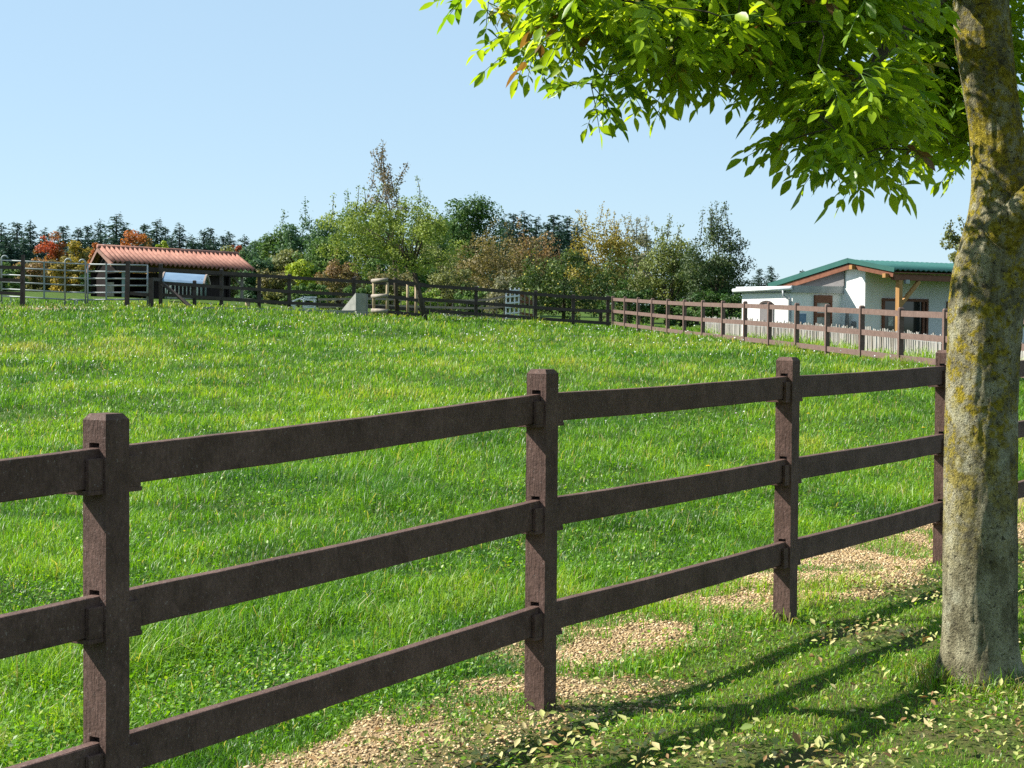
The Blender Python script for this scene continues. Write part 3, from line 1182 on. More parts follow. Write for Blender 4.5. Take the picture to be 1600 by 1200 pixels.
def concrete_wall():
    Y = 66.2
    a = at(318, 479, Y)
    b = at(572, 487, Y)
    e = empty('retaining_wall', at(556, 494, Y), 'low grey concrete kerb wall ending in a tall sloped wedge', 'wall')
    m = MB()
    p0 = at(318, 479.5, Y)
    p1 = at(556, 485.5, Y)
    m.hexa([(p0.x, Y, p0.z - .5), (p1.x, Y, p1.z - .6), (p1.x, Y + .2, p1.z - .6), (p0.x, Y + .2, p0.z - .5), (p0.x, Y, p0.z), (p1.x, Y, p1.z), (p1.x, Y + .2, p1.z), (p0.x, Y + .2, p0.z)])
    m.build('kerb', M['concrete'], e)
    # wedge: a sloped face turned to the sun and a square front
    t1 = at(556, 457.5, Y - .1)
    t2 = at(572, 459, Y - .1)
    f1 = at(557, 500, Y - .1)
    l = at(530, 485, Y + .5)
    zb = f1.z - .3
    m = MB()
    m.prism([Vector((t1.x - .62, Y + .75, zb)), Vector((f1.x - .0, Y - .1, zb)), Vector((t2.x, Y - .1, zb)), Vector((t2.x, Y + .75, zb))], Vector((0, 0, l.z - zb)))
    m.build('wedge_base', M['concrete'], e)
    m = MB()
    zl = l.z + .003
    A0, A1 = Vector((t1.x - .62, Y + .75, zl)), Vector((t1.x, Y - .1, zl))
    B0, B1 = Vector((t2.x, Y - .1, zl)), Vector((t2.x, Y + .75, zl))
    T0, T1 = Vector((t1.x, Y - .1, t1.z)), Vector((t2.x, Y - .1, t2.z))
    T2, T3 = Vector((t2.x, Y + .75, t2.z)), Vector((t1.x - .05, Y + .75, t1.z))
    n = len(m.v)
    m.v += [A0, A1, B0, B1, T0, T1, T2, T3]
    m.f += [[n + 0, n + 4, n + 1][::-1], [n + 0, n + 7, n + 4][::-1], [n + 1, n + 4, n + 5, n + 2][::-1], [n + 2, n + 5, n + 6, n + 3][::-1], [n + 3, n + 6, n + 7, n + 0][::-1], [n + 4, n + 7, n + 6, n + 5][::-1], [n + 0, n + 1, n + 2, n + 3]]
    m.build('wedge', M['concrete'], e)


concrete_wall()


def tree_guard():
    Y = 65.5
    c0 = at(604, 490, Y)
    e = empty('tree_guard', c0, 'pale timber rail guard boxed round a young tree beside the concrete wedge', 'tree guard')
    A = (582, 440, 464, 486)
    B = (605, 438, 463, 487)          # nearest corner
    D = (664, 445, 471, 493)
    for k, rad in ((1, .075), (2, .075), (3, .075)):
        a = at(A[0] - 1, A[k] - 1, Y + .35)
        b = at(B[0] + 1, B[k] - 1, Y)
        MB().tube([a, b], rad, 8).build('rail', M['wood_grey'], e, True)
        c = at(B[0], B[k], Y + .02)
        d = at(D[0], D[k], Y + .9)
        MB().beam(c, d, .05, .12).build('rail', M['fence_dark'], e)  # same pale timber, coloured dark to paint in this side's shade
    for px, top, bot, Yy in ((584, 436, 490, Y + .35), (605, 436, 492, Y), (637, 441, 495, Y + .5), (650, 446, 495, Y + .75)):
        t = at(px, top, Yy)
        b = at(px, bot, Yy)
        MB().tube([(b.x, Yy + .06, b.z - .1), (t.x, Yy + .06, t.z)], .055, 8).build('post', M['wood_new'], e, True)


tree_guard()


def lounger():
    Y = 73.5
    g = at(478, 484, Y)
    e = empty('slatted_bench', g, 'whitewashed slatted wooden bench behind the dark back fence', 'bench')

    def bar(a, b, t=.05):
        MB().beam(at(*a, Y), at(*b, Y), .35, t).build('slat', M['white'], e)
    bar((457, 471), (476, 463.5))
    bar((474, 464), (494, 464.5))
    bar((470, 468), (494, 469))
    bar((474, 466.5), (493, 465.2), .04)
    for a, b in (((455, 477), (476, 474)), ((474, 479), (492, 477)), ((476, 481), (491, 480))):
        MB().beam(at(*a, Y - .3), at(*b, Y - .3), .06, .05).build('stretcher', M['white'], e)
    for px in (459, 475, 492):
        for dy in (-.2, .2):
            t = at(px, 467 if px > 460 else 471, Y)
            b = at(px, 484, Y)
            MB().box((t.x, Y + dy, (t.z + b.z) / 2), .06, .06, t.z - b.z).build('leg', M['white'], e)


lounger()


def railing():
    """faded timber railing that sags and rises behind the back fence"""
    Y = 72.0
    e = empty('timber_railing', at(640, 500, Y), 'faded timber railing with thin balusters dipping behind the back fence', 'railing')
    xs_ = list(np.linspace(497, 792, 22))

    def rail(yt):
        pts = [at(x_, np.interp(x_, yt[0], yt[1]), Y) for x_ in xs_]
        m = MB()
        for p in pts:
            for dz, dy in ((-.045, -.03), (-.045, .03), (.045, .03), (.045, -.03)):
                m.v.append(p + Vector((0, dy, dz)))
        for i in range(len(pts) - 1):
            for j in range(4):
                j2 = (j + 1) % 4
                m.f.append([i * 4 + j, i * 4 + j2, i * 4 + 4 + j2, i * 4 + 4 + j])
        m.build('rail', M['wood_path'], e)
    T = ([490, 580, 680, 740, 765, 792], [468, 466.5, 470, 469.5, 468, 462])
    B = ([490, 580, 680, 740, 765, 792], [480, 477, 480, 481.5, 481.5, 478])
    L = ([490, 580, 680, 740, 765, 792], [493, 489, 492.5, 496, 497, 497])
    for yt in (T, B, L):
        rail(yt)
    for x_ in np.arange(500, 792, 11.5):
        t = at(x_, np.interp(x_, *T), Y)
        b = at(x_, np.interp(x_, *L) + 3, Y)
        MB().box((t.x, Y + .06, (t.z + b.z) / 2), .035, .035, t.z - b.z).build('baluster', M['wood_grey'], e)


railing()


def trellis():
    Y = 70.8
    e = empty('lattice_panel', at(801, 500, Y), 'white square lattice panel standing behind the back fence', 'trellis')
    x0, x1 = 790, 812
    for i, px in enumerate((791, 797.5, 804.5, 811)):
        t = at(px, 450 if i else 453, Y)
        b = at(px - 1, 499, Y)
        MB().beam(b, t, .055, .04, Vector((0, 1, 0))).build('lattice_upright', M['white'], e)
    for py in (455, 464, 474, 480.5, 490, 497):
        MB().beam(at(790, py, Y - .05), at(812, py - 2, Y - .05), .04, .06).build('lattice_bar', M['white'], e)
    # side run of reddish railing to the right of it
    e2 = empty('timber_railing', at(825, 500, Y), 'reddish timber railing with thin uprights just right of the white lattice', 'railing')
    for a, b in (((814, 459, Y), (833, 474, Y + 1.5)), ((814, 471, Y), (836, 475, Y + 1.5)), ((806, 488, Y), (834, 493, Y + 1.5))):
        MB().beam(at(*a), at(*b), .05, .1).build('rail', M['wood_red'], e2)
    for px in (814, 820, 827, 833):
        MB().beam(at(px, 494, Y + .3), at(px, 460, Y + .3), .045, .045, Vector((0, 1, 0))).build('upright', M['wood_grey'], e2)


trellis()


# ------------------------------------------------------------------ house on the right
def house():
    K = Vector((11.0, 55.0, 0))
    a_ = R(35)
    U = Vector((math.cos(a_), math.sin(a_), 0))
    V = Vector((-math.sin(a_), math.cos(a_), 0))

    def H(a, b, z):
        return K + U * a + V * b + Vector((0, 0, z))

    def zat(px, py, a, b):
        return at(px, py, (K + U * a + V * b).y).z
    g = .3
    A = -.22
    zr = zat(1325, 407, A, .5)
    ze = zat(1397, 421.5, A, -1.44)
    zl = zat(1200, 446.5, A, 4.1)
    e = empty('white_house', (K.x, K.y, .6), 'low white house with a shallow green gable roof, porch and flat annexe', 'house')
    LEN = 9.0
    zk = ze + (zr - ze) * (1.44 / 1.94) - .10
    zb = zr + (zl - zr) * (2.6 / 3.6) - .12
    m = MB()
    m.prism([H(0, 0, g), H(0, 3.1, g), H(0, 3.1, zb), H(0, .5, zr - .16), H(0, 0, zk)][::-1], U * LEN)
    wall = m.build('wall', M['plaster'], e)
    # roof
    m = MB()
    corrugated(m, H(A, .5, zr), H(LEN, .5, zr), H(A, -1.44, ze), H(LEN, -1.44, ze), 40, .04)
    m.build('roof', M['roof_green'], e, True)
    m = MB()
    corrugated(m, H(A, .51, zr), H(LEN, .51, zr), H(A, 4.1, zl), H(LEN, 4.1, zl), 40, .04)
    m.build('rear_roof', M['roof_green'], e, True)
    dz = .04
    t = MB()
    t.beam(H(A - .03, .5, zr + .0), H(A - .03, 4.1, zl + .0), .03, .16)
    t.beam(H(A - .03, .5, zr + .0), H(A - .03, -1.44, ze + .0), .03, .14)
    t.build('roof_flashing', M['roof_green'], e)
    t = MB()
    t.beam(H(A + .03, .5, zr - .19), H(A + .03, 4.0, zl - .17), .06, .16)
    t.build('barge_board', M['wood_red'], e)
    t = MB()
    t.beam(H(A + .03, .5, zr - .17), H(A + .03, -1.36, ze - .15), .06, .14)
    t.build('barge_board', M['wood_red'], e)
    for b, z in ((.28, zr - .22), (-1.12, ze - .17)):
        MB().box(H(A + .9, b, z), 2.1, .13, .13, U, V).build('purlin', M['wood_honey'], e)
    MB().beam(H(A + .1, -1.25, ze - .22), H(LEN, -1.25, ze - .22), .12, .18).build('eave_beam', M['wood_red'], e)
    # underside boarding of the porch
    MB().hexa([H(A + .1, -1.4, ze - .09), H(LEN, -1.4, ze - .09), H(LEN, -.02, zk + .02), H(A + .1, -.02, zk + .02), H(A + .1, -1.4, ze - .06), H(LEN, -1.4, ze - .06), H(LEN, -.02, zk + .05), H(A + .1, -.02, zk + .05)]).build('soffit', M['wood_red'], e)
    # porch post and brace
    m = MB()
    m.box(H(.17, -1.25, (g + ze - .31) / 2), .15, .15, ze - .31 - g, U, V)
    po = m.build('porch_post', M['wood_honey'], e)
    MB().beam(H(.25, -1.25, ze - 1.05), H(1.05, -1.25, ze - .33), .10, .11).build('brace', M['wood_honey'], po)
    MB().box(H(.42, -1.33, ze - .35), .17, .10, .12, U, V).build('porch_lamp', M['zinc'], e)
    m = MB()
    m.box(H(3.7, -1.25, (g + ze - .31) / 2), .15, .15, ze - .31 - g, U, V)
    m.build('porch_post', M['wood_honey'], e)

    # openings on the shaded wall
    def opening(a0, a1, z0, z1, b, name, mull=(), out=-1, fr=.09, mat='wood_red'):
        m = MB()
        o = out * .035
        m.box(H((a0 + a1) / 2, b + o, z1 - fr / 2), a1 - a0, .07, fr, U, V)
        m.box(H((a0 + a1) / 2, b + o, z0 + fr / 2), a1 - a0, .07, fr, U, V)
        for a in (a0 + fr / 2, a1 - fr / 2) + tuple(mull):
            m.box(H(a, b + o, (z0 + z1) / 2), fr, .066, z1 - z0 - 2 * fr, U, V)
        fo = m.build(name, M[mat], e)
        MB().box(H((a0 + a1) / 2, b + out * .012, (z0 + z1) / 2), a1 - a0 - fr, .02, z1 - z0 - fr, U, V).build('pane', M['glass'], fo)
        return fo
    zt = zat(1376, 466, .745, 0)
    wn = opening(.745, 2.84, .72, zt, 0, 'window', (1.45, 2.62))
    opening(3.75, 4.6, .9, zat(1478, 471, 3.7, 0), 0, 'window', ())
    opening(5.6, 7.2, .7, zt, 0, 'window', (6.4,))
    za, zb_ = zat(1390, 495, 1.1, 0), zat(1390, 509, 1.1, 0)
    MB().box(H(1.13, -.03, (za + zb_) / 2), .22, .012, za - zb_, U, V).build('poster', M['poster'], wn)
    # grey boarding of the gable above the annexe
    y0 = zat(1300, 447, 0, 1.0)
    m = MB()
    m.prism([H(-.03, .86, y0), H(-.03, 3.1, y0), H(-.03, 3.1, zb - .02), H(-.03, .86, zr + (zl - zr) * (.36 / 3.6) - .14)][::-1], U * -.03)
    m.build('gable_boarding', M['board_grey'], e)
    # annexe
    E = -2.14
    zt1 = zat(1237, 446, E, 1)
    zt0 = zat(1237, 457, E, 1)
    zt2 = zat(1160, 461, E, 3.24) + .02
    B1 = 3.3
    m = MB()
    m.prism([H(E, 1.0, g), H(0.0, 1.0, g), H(0.0, B1, g), H(E, B1, g)], Vector((0, 0, zt0 - g)))
    m.build('annexe_wall', M['plaster'], e)
    # fascia and thin roof over it
    m = MB()
    m.box(H(E / 2 - .06, .93, (zt1 + zt0) / 2), -E + .14, .06, zt1 - zt0, U, V)
    m.build('fascia', M['zinc'], e)
    m = MB()
    m.box(H(E / 2 - .06, (1.0 + B1) / 2 + .1, zt0 + .06), -E + .1, B1 - 1.0 + .2, .10, U, V)
    m.build('annexe_roof', M['zinc'], e)
    m = MB()
    m.tube([H(E - .16, .9, zt1 - .10), H(E - .16, B1 + .25, zt1 - .13)], .055, 10)
    gt = m.build('gutter', M['white'], e, True)
    MB().box(H(E - .06, (.9 + B1) / 2 + .1, zt1 - .08), .05, B1 - .7, .13, U, V).build('gutter_board', M['white'], e)
    m = MB()
    m.tube([H(E - .16, 1.25, zt1 - .15), H(E - .16, 1.25, zt1 - .32), H(E - .05, 1.08, zt1 - .45), H(E - .05, 1.08, g)], .04, 8)
    m.build('downpipe', M['zinc'], e, True)
    # annexe door
    a0, a1 = -1.23, -.475
    zd = zat(1270, 461, a0, 1)
    m = MB()
    fr = .085
    m.box(H((a0 + a1) / 2, .965, zd - .12), a1 - a0, .07, .24, U, V)
    for a in (a0 + fr / 2, a1 - fr / 2):
        m.box(H(a, .965, (g + zd - .24) / 2), fr, .066, zd - .24 - g, U, V)
    for z in (zd - .62, zd - 1.25):
        m.box(H((a0 + a1) / 2, .965, z), a1 - a0 - 2 * fr, .06, .12, U, V)
    dr = m.build('door', M['wood_red'], e)
    MB().box(H((a0 + a1) / 2, .985, (g + zd - .24) / 2), a1 - a0 - 2 * fr, .02, zd - .24 - g, U, V).build('pane', M['glass_pale'], dr)
    MB().box(H(a0 + .06, .91, zd - 1.02), .03, .06, .16, U, V).build('handle', M['galv'], dr)
    # arched shutter on the sunlit annexe wall
    b0, b1 = 1.82, 2.44
    zs = zat(1197, 470, E, 2.1)
    m = MB()
    n = 10
    for i in range(n):
        pass
    arc = [H(E - .012, (b0 + b1) / 2 - math.cos(t_) * (b1 - b0) / 2, zs - .16 + math.sin(t_) * .14) for t_ in np.linspace(0, math.pi, 12)]
    poly = arc + [H(E - .012, b1, g + .45), H(E - .012, b0, g + .45)]
    m.prism(poly, U * -.02)
    sh = m.build('shutter', M['board_grey'], e)
    m = MB()
    arc2 = [H(E - .034, (b0 + b1) / 2 - math.cos(t_) * ((b1 - b0) / 2 + .03), zs - .16 + math.sin(t_) * .17) for t_ in np.linspace(0, math.pi, 12)]
    arc3 = [H(E - .034, (b0 + b1) / 2 - math.cos(t_) * ((b1 - b0) / 2 - .02), zs - .16 + math.sin(t_) * .09) for t_ in np.linspace(math.pi, 0, 12)]
    m.prism(arc2 + arc3, U * -.02)
    m.build('arch_band', M['fence_dark'], sh)
    # framed blue notice on the annexe front
    zp, zq = zat(1250, 490, -1.75, 1), zat(1250, 506, -1.75, 1)
    MB().box(H(-1.72, .98, (zp + zq) / 2), .28, .03, zp - zq, U, V).build('notice_board', M['feeder_roof'], e)
    # dark weathered figure beside the annexe door
    c = H(-.15, .55, 0)
    zt_, zb2 = zat(1312, 488, -.15, .55), .45
    s = empty('garden_stump', (c.x, c.y, zb2), 'dark weathered pointed stump standing at the white house corner', 'stump')
    m = MB()
    m.tube([(c.x, c.y, zb2), (c.x - .02, c.y, zb2 + .35), (c.x - .05, c.y, (zt_ + zb2) / 2 + .1), (c.x - .04, c.y, zt_)], [.17, .15, .09, .05], 9)
    m.tube([(c.x + .12, c.y - .03, zb2), (c.x + .17, c.y - .03, zb2 + .25), (c.x + .17, c.y - .03, zat(1320, 502, -.15, .55))], [.1, .11, .08], 8)
    m.build('stump_wood', M['board_grey'], s)


M['glass_pale'] = simple('curtained_glass', (.22, .23, .22), (.34, .35, .33), 2.5, .1, .5, 0)
house()


def paling():
    pts = [(1100, 495.5, 60), (1150, 498, 57), (1230, 503, 53.5), (1330, 510.5, 49), (1400, 516, 46.5), (1475, 524.5, 44), (1570, 535, 41.5), (1680, 548, 39)]
    P_ = [at(a, b, c) for a, b, c in pts]
    e = empty('paling_fence', (P_[3].x, P_[3].y, P_[3].z - .75), 'weathered grey split paling fence standing before the white house', 'fence')
    seg = [0]
    for a, b in zip(P_[:-1], P_[1:]):
        seg.append(seg[-1] + (Vector((b.x - a.x, b.y - a.y, 0))).length)
    tot = seg[-1]

    def pos(s):
        k = max(i for i in range(len(seg)) if seg[i] <= s + 1e-6)
        k = min(k, len(seg) - 2)
        return P_[k].lerp(P_[k + 1], (s - seg[k]) / (seg[k + 1] - seg[k]))
    n = int(tot / .125)
    rest = MB()
    s = 0
    cnt = 0
    i = 0
    while s < tot - .1:
        p = pos(s)
        d = (pos(min(s + .2, tot)) - pos(max(s - .2, 0)))
        d.z = 0
        d.normalize()
        wd = random.uniform(.05, .085)
        h = .95 + random.uniform(-.07, .05)
        tl = Vector((random.gauss(0, .012), random.gauss(0, .012), 1))
        top = p + Vector((0, 0, random.uniform(-.05, .05)))
        lo = top - tl * h
        m = MB() if cnt < 100 and s > tot * .19 else rest
        nrm = Vector((d.y, -d.x, 0))
        a = d * wd / 2
        b = nrm * .014
        a2 = a * random.uniform(.5, .95)
        m.hexa([lo - a - b, lo + a - b, lo + a + b, lo - a + b, top - a2 - b, top + a2 - b + Vector((0, 0, random.uniform(-.03, .03))), top + a2 + b, top - a2 + b])
        if m is not rest:
            m.build('pale', random.choice([M['paling'], M['paling'], M['paling2']]), e)
            cnt += 1
        s += wd + random.uniform(.012, .05)
    o = rest.build('pale_row', M['paling'], e)
    o['kind'] = 'stuff'
    m = MB()
    for dz in (-.2, -.62):
        m.tube([q_ + Vector((0, -.03, dz)) for q_ in P_], .008, 5)
    m.build('binding_wire', M['zinc'], e)
    # rough grass along its foot
    x, y = [], []
    for k in range(5200):
        p = pos(random.uniform(0, tot))
        if vn(p.x * 1.1, p.y * 1.1, 131) < .42 and random.random() < .7:
            continue
        x.append(p.x - .45 + random.gauss(0, .2))
        y.append(p.y - .45 + random.gauss(0, .22))
    x, y = np.array(x), np.array(y)
    nn = len(x)
    h = rng.uniform(.1, .42, nn) * (.5 + vn(x * 1.1, y * 1.1, 131))
    col = pal(rng.normal(.66, .2, nn), GREEN)
    tag(blades('tall_grass', x, y, h, np.full(nn, .016), rng.uniform(.1, .7, nn), col, M['grass']), 'tall rough grass along the foot of the paling fence', 'grass', kind='stuff')


M['paling2'] = simple('browner_paling', (0.168, 0.147, 0.126), (0.294, 0.266, 0.231), 9, .85, .1, .4, 50, (1, 1, .2))
paling()


# ------------------------------------------------------------------ trees
def leaf_cards(name, pos, nrm, size, aspect, col, mat, parent):
    n = len(pos)
    nrm = nrm / np.linalg.norm(nrm, axis=1, keepdims=True)
    a = rng.normal(0, 1, (n, 3))
    d = np.cross(nrm, a)
    d /= np.linalg.norm(d, axis=1, keepdims=True)
    e = np.cross(nrm, d)
    L = size[:, None] * d * .5
    W_ = (size * aspect)[:, None] * e * .5
    o0 = np.array(off(parent)) if parent is not None else 0
    V = np.stack([pos - L, pos - W_ + L * .1 + nrm * size[:, None] * .08, pos + L, pos + W_ + L * .1 + nrm * size[:, None] * .08], 1).reshape(-1, 3) - o0
    k = np.arange(n)[:, None] * 4
    me = npmesh(name, V, (k + np.array([[0, 1, 2, 3]])).ravel(), np.arange(n) * 4, np.repeat(col, 4, 0))
    return link(name, me, mat, parent)


def tree(name, label, cat, group, px, top, hw, bot, Y, pal_, n, leaf, nclump=70, shape='round', trunk=.1, depth=1.0,
         shoots=0, toppal=None, clr=.24, lean=0, dens=1.0, trunk_px=None, wood='dbark', limbs=14, fruit=0):
    T = at(px, top, Y)
    Bt = at(px, bot, Y)
    gx = at(trunk_px, bot, Y).x if trunk_px else T.x
    gzv = g1(gx, Y)
    zb = max(Bt.z, gzv + .02)
    Wd = hw * Y / F
    Hc = T.z - zb
    e = empty(name, (gx, Y, gzv), label, cat, group)
    cz = zb + Hc * .5
    # clump centres
    pts = []
    tries = 0
    sd_ = random.randint(0, 999)
    while len(pts) < nclump and tries < nclump * 60:
        tries += 1
        u = rng.uniform(-1, 1, 3)
        r = np.linalg.norm(u)
        if r > 1 or r < .25:
            continue
        h = (u[2] + 1) / 2
        if shape == 'round':
            k = 1.0
        elif shape == 'cone':
            k = (1.12 - h) ** .75 / max(.35, math.sqrt(max(.05, 1 - u[2] ** 2))) * .8
        elif shape == 'bush':
            k = 1.0 if u[2] > 0 else 1.0 / max(.45, math.sqrt(1 - min(.99, u[2] ** 2)))
        elif shape == 'vase':
            k = (.45 + .65 * h) / max(.4, math.sqrt(max(.1, 1 - u[2] ** 2)))
        else:
            k = 1
        an = math.atan2(u[1], u[0])
        wob = .72 + .5 * float(vn(np.array([an * 1.3 + 7]), np.array([u[2] * 2.2 + 3]), sd_)[0])
        p = np.array([T.x + u[0] * Wd * k * wob * .88, Y + u[1] * Wd * k * wob * depth * .88, cz + u[2] * Hc * .5 * (.80 + .25 * (wob - .72) / .5)])
        pts.append(p)
    pts = np.array(pts)
    rc = np.minimum(Wd, Hc * .5) * clr * rng.uniform(.6, 1.35, len(pts))
    wts = rc ** 2
    ci = rng.choice(len(pts), n, p=wts / wts.sum())
    dv = rng.normal(0, 1, (n, 3))
    dv /= np.linalg.norm(dv, axis=1, keepdims=True)
    rr = rng.uniform(.25, 1.0, n) ** .5
    pos = pts[ci] + dv * (rr * rc[ci])[:, None] * np.array([1, 1, .8])
    ct = rng.uniform(0, 1, len(pts))
    hh = (pos[:, 2] - zb) / max(Hc, .1)
    t = ct[ci] * .55 + rng.uniform(0, 1, n) * .45
    col = pal(t, pal_)
    if toppal is not None:
        m = np.clip((hh - toppal[0]) / toppal[1], 0, 1) * np.clip(.35 + .9 * ct[ci], 0, 1)
        col = col * (1 - m[:, None]) + pal(t, toppal[2]) * m[:, None]
    col = col * rng.uniform(.8, 1.2, (n, 1))
    nrm = dv * .6 + rng.normal(0, .6, (n, 3)) + np.array([0, 0, .5])
    size = leaf * rng.uniform(.6, 1.3, n)
    # wispy leader shoots
    w_ = MB()
    if shoots:
        sp, sn, scol = [], [], []
        for k in range(shoots):
            b = pts[rng.integers(len(pts))]
            cand = pts[rng.choice(len(pts), min(5, len(pts)))]
            b = cand[np.argmax(cand[:, 2] + .3 * rng.normal(0, 1, len(cand)))]
            L = Hc * rng.uniform(.12, .26)
            dirn = np.array([rng.normal(0, .25), rng.normal(0, .25), 1.0])
            dirn /= np.linalg.norm(dirn)
            tipp = b + dirn * (L + rc.mean())
            w_.tube([b, b * .5 + tipp * .5 + rng.normal(0, .03, 3), tipp], [.018, .013, .006], 5)
            nn = int(16 + 50 * L)
            f = rng.uniform(.15, 1, nn)
            sp.append(b[None] + (tipp - b)[None] * f[:, None] + rng.normal(0, leaf * .9, (nn, 3)) * (1.2 - f[:, None] * .6))
            scol.append(pal(rng.uniform(0, 1, nn), toppal[2] if toppal is not None else pal_))
        sp = np.concatenate(sp)
        pos = np.concatenate([pos, sp])
        nrm = np.concatenate([nrm, rng.normal(0, 1, sp.shape)])
        size = np.concatenate([size, leaf * rng.uniform(.6, 1.1, len(sp))])
        col = np.concatenate([col, np.concatenate(scol)])
    cr = leaf_cards('crown', pos, nrm, size, .62, col, M['far_leaf'], e)
    # trunk and limbs
    tr = trunk
    fork = Vector((gx + (T.x - gx) * .35 + lean, Y, gzv + max(.5, (zb - gzv) + Hc * .12)))
    b0 = Vector((gx, Y, gzv - .15))
    w_.tube([b0, b0.lerp(fork, .5) + Vector((random.gauss(0, tr * .4), 0, 0)), fork], [tr * 1.25, tr, tr * .85], 9)
    ctr = Vector((T.x, Y, cz))
    order = rng.permutation(len(pts))[:limbs]
    for k in order:
        p = Vector(pts[k])
        mid = fork.lerp(p, .5) + Vector((random.gauss(0, .08 * Wd), random.gauss(0, .08 * Wd), random.uniform(0, .14) * Hc * .4))
        w_.tube([fork - Vector((0, 0, tr * .4)), fork.lerp(mid, .5) + Vector((0, 0, .02 * Hc)), mid, p], [tr * .6, tr * .42, tr * .26, tr * .08], 6)
    w_.build('trunk', M[wood], e, True)
    if fruit:
        m = MB()
        ids = rng.permutation(len(pos))[:fruit]
        for k in ids:
            c = pos[k] + np.array([0, -.1, -.04])
            r = .042
            rings = [[Vector((c[0] + math.cos(a) * r * q1, c[1] + math.sin(a) * r * q1, c[2] + z1 * r)) for a in np.linspace(0, 2 * math.pi, 7)[:-1]] for q1, z1 in ((.5, -.85), (1, -.1), (.75, .65))]
            b = len(m.v)
            for rg in rings:
                m.v += rg
            for i in range(2):
                for j in range(6):
                    j2 = (j + 1) % 6
                    m.f.append([b + i * 6 + j, b + i * 6 + j2, b + i * 6 + 6 + j2, b + i * 6 + 6 + j])
            m.f.append([b + j for j in range(6)][::-1])
            m.f.append([b + 12 + j for j in range(6)])
        o = m.build('apples', M['fruit'], e, True)
        o['kind'] = 'stuff'
    return e


G_DARK = [(0, (0.024, 0.061, 0.016)), (0.5, (0.047, 0.108, 0.024)), (1, (0.095, 0.162, 0.041))]
G_MID = [(0, (0.041, 0.088, 0.024)), (0.5, (0.081, 0.155, 0.035)), (1, (0.155, 0.23, 0.061))]
G_BLUE = [(0, (0.034, 0.081, 0.041)), (0.5, (0.068, 0.135, 0.061)), (1, (0.121, 0.203, 0.088))]
G_LIGHT = [(0, (0.095, 0.162, 0.024)), (0.5, (0.176, 0.27, 0.041)), (1, (0.324, 0.405, 0.095))]
G_LIME = [(0, (0.121, 0.189, 0.016)), (0.5, (0.27, 0.351, 0.022)), (1, (0.432, 0.486, 0.054))]
G_OLIVE = [(0, (0.081, 0.101, 0.034)), (0.5, (0.162, 0.182, 0.061)), (1, (0.27, 0.27, 0.108))]
A_RED = [(0, (.20, .03, .022)), (.5, (.38, .065, .035)), (1, (.46, .13, .05))]
A_ORANGE = [(0, (.22, .05, .022)), (.5, (.40, .11, .035)), (1, (.48, .21, .05))]
A_YELLOW = [(0, (.13, .12, .025)), (.5, (.26, .20, .03)), (1, (.42, .30, .05))]
A_BROWN = [(0, (.11, .095, .042)), (.5, (.20, .17, .072)), (1, (.29, .26, .12))]
A_RUSSET = [(0, (.14, .08, .042)), (.5, (.24, .145, .07)), (1, (.31, .22, .11))]
GREY_OL = [(0, (0.108, 0.115, 0.068)), (0.5, (0.203, 0.203, 0.121)), (1, (0.311, 0.297, 0.189))]


# --- paddock trees
tree('apple_tree', 'leaning apple tree with a dark forked trunk standing alone in the paddock', 'tree', None, 612, 304, 132, 434, 62, [(0, (.08, .125, .022)), (.5, (.17, .23, .036)), (.85, (.29, .35, .08)), (1, (.46, .50, .24))], 15000, .09, 130, 'round', .09, .7, 10,  # palest leaf stop paints glints into the colour
     clr=.21, trunk_px=667, lean=-.05, limbs=20)
tree('slender_tree', 'tall slender tree with a brown wispy top inside the timber guard', 'tree', None, 606, 262, 46, 425, 66.2, G_MID, 2600, .10, 50, 'round', .075, .8, 16,
     (.45, .2, [(0, (.11, .09, .06)), (.5, (.19, .15, .10)), (1, (.26, .22, .16))]), clr=.2, trunk_px=622, limbs=14)

# --- hedge and orchard behind the back fence
HG = 'shrubs and trees of the hedge behind the back fence'
tree('yellow_apple_bush', 'low spreading apple bush with yellow fruit behind the fence corner', 'shrub', HG, 882, 392, 86, 508, 73.5, [(0, (.02, .045, .012)), (.5, (.05, .09, .02)), (1, (.15, .2, .05))], 9000, .11, 90, 'bush', .09, .8, 4, clr=.24, fruit=90)
tree('golden_tree', 'golden yellow autumn tree with upright shoots in the hedge', 'tree', HG, 940, 345, 66, 505, 88, G_OLIVE, 9500, .13, 95, 'bush', .1, .7, 20,
     (.25, .3, [(0, (.20, .14, .025)), (.5, (.33, .25, .04)), (1, (.42, .36, .09))]), clr=.22)
tree('dark_apple_tree', 'dark green apple tree with wispy shoots beside the white house', 'tree', HG, 1118, 352, 62, 500, 76, [(0, (.025, .05, .02)), (.5, (.055, .09, .032)), (1, (.14, .17, .07))], 11500, .11, 110, 'round', .13, .8, 18, clr=.24)
tree('olive_tree', 'pale olive tree between the golden tree and the dark apple', 'tree', HG, 1046, 362, 60, 505, 80, [(0, (.07, .10, .028)), (.5, (.14, .175, .045)), (1, (.26, .28, .10))], 9500, .12, 80, 'round', .1, .8, 14, clr=.23)
tree('twiggy_tree', 'half bare brown twiggy tree behind the golden one', 'tree', HG, 1006, 352, 40, 490, 92, GREY_OL, 5200, .12, 60, 'bush', .09, .8, 12, clr=.22, limbs=30)
tree('brown_shrub', 'large brownish shrub right of the apple tree', 'shrub', HG, 772, 362, 78, 500, 92, A_BROWN, 8500, .14, 85, 'bush', .08, .8, 8, (.0, .5, [(0, (.10, .09, .035)), (.5, (.17, .14, .055)), (1, (.24, .19, .08))]), clr=.23)
tree('russet_shrub', 'russet shrub with green lower leaves before the right hand spruces', 'shrub', HG, 836, 366, 54, 480, 96, G_OLIVE, 5000, .15, 70, 'bush', .08, .8, 5, (.35, .3, A_RUSSET), clr=.24)
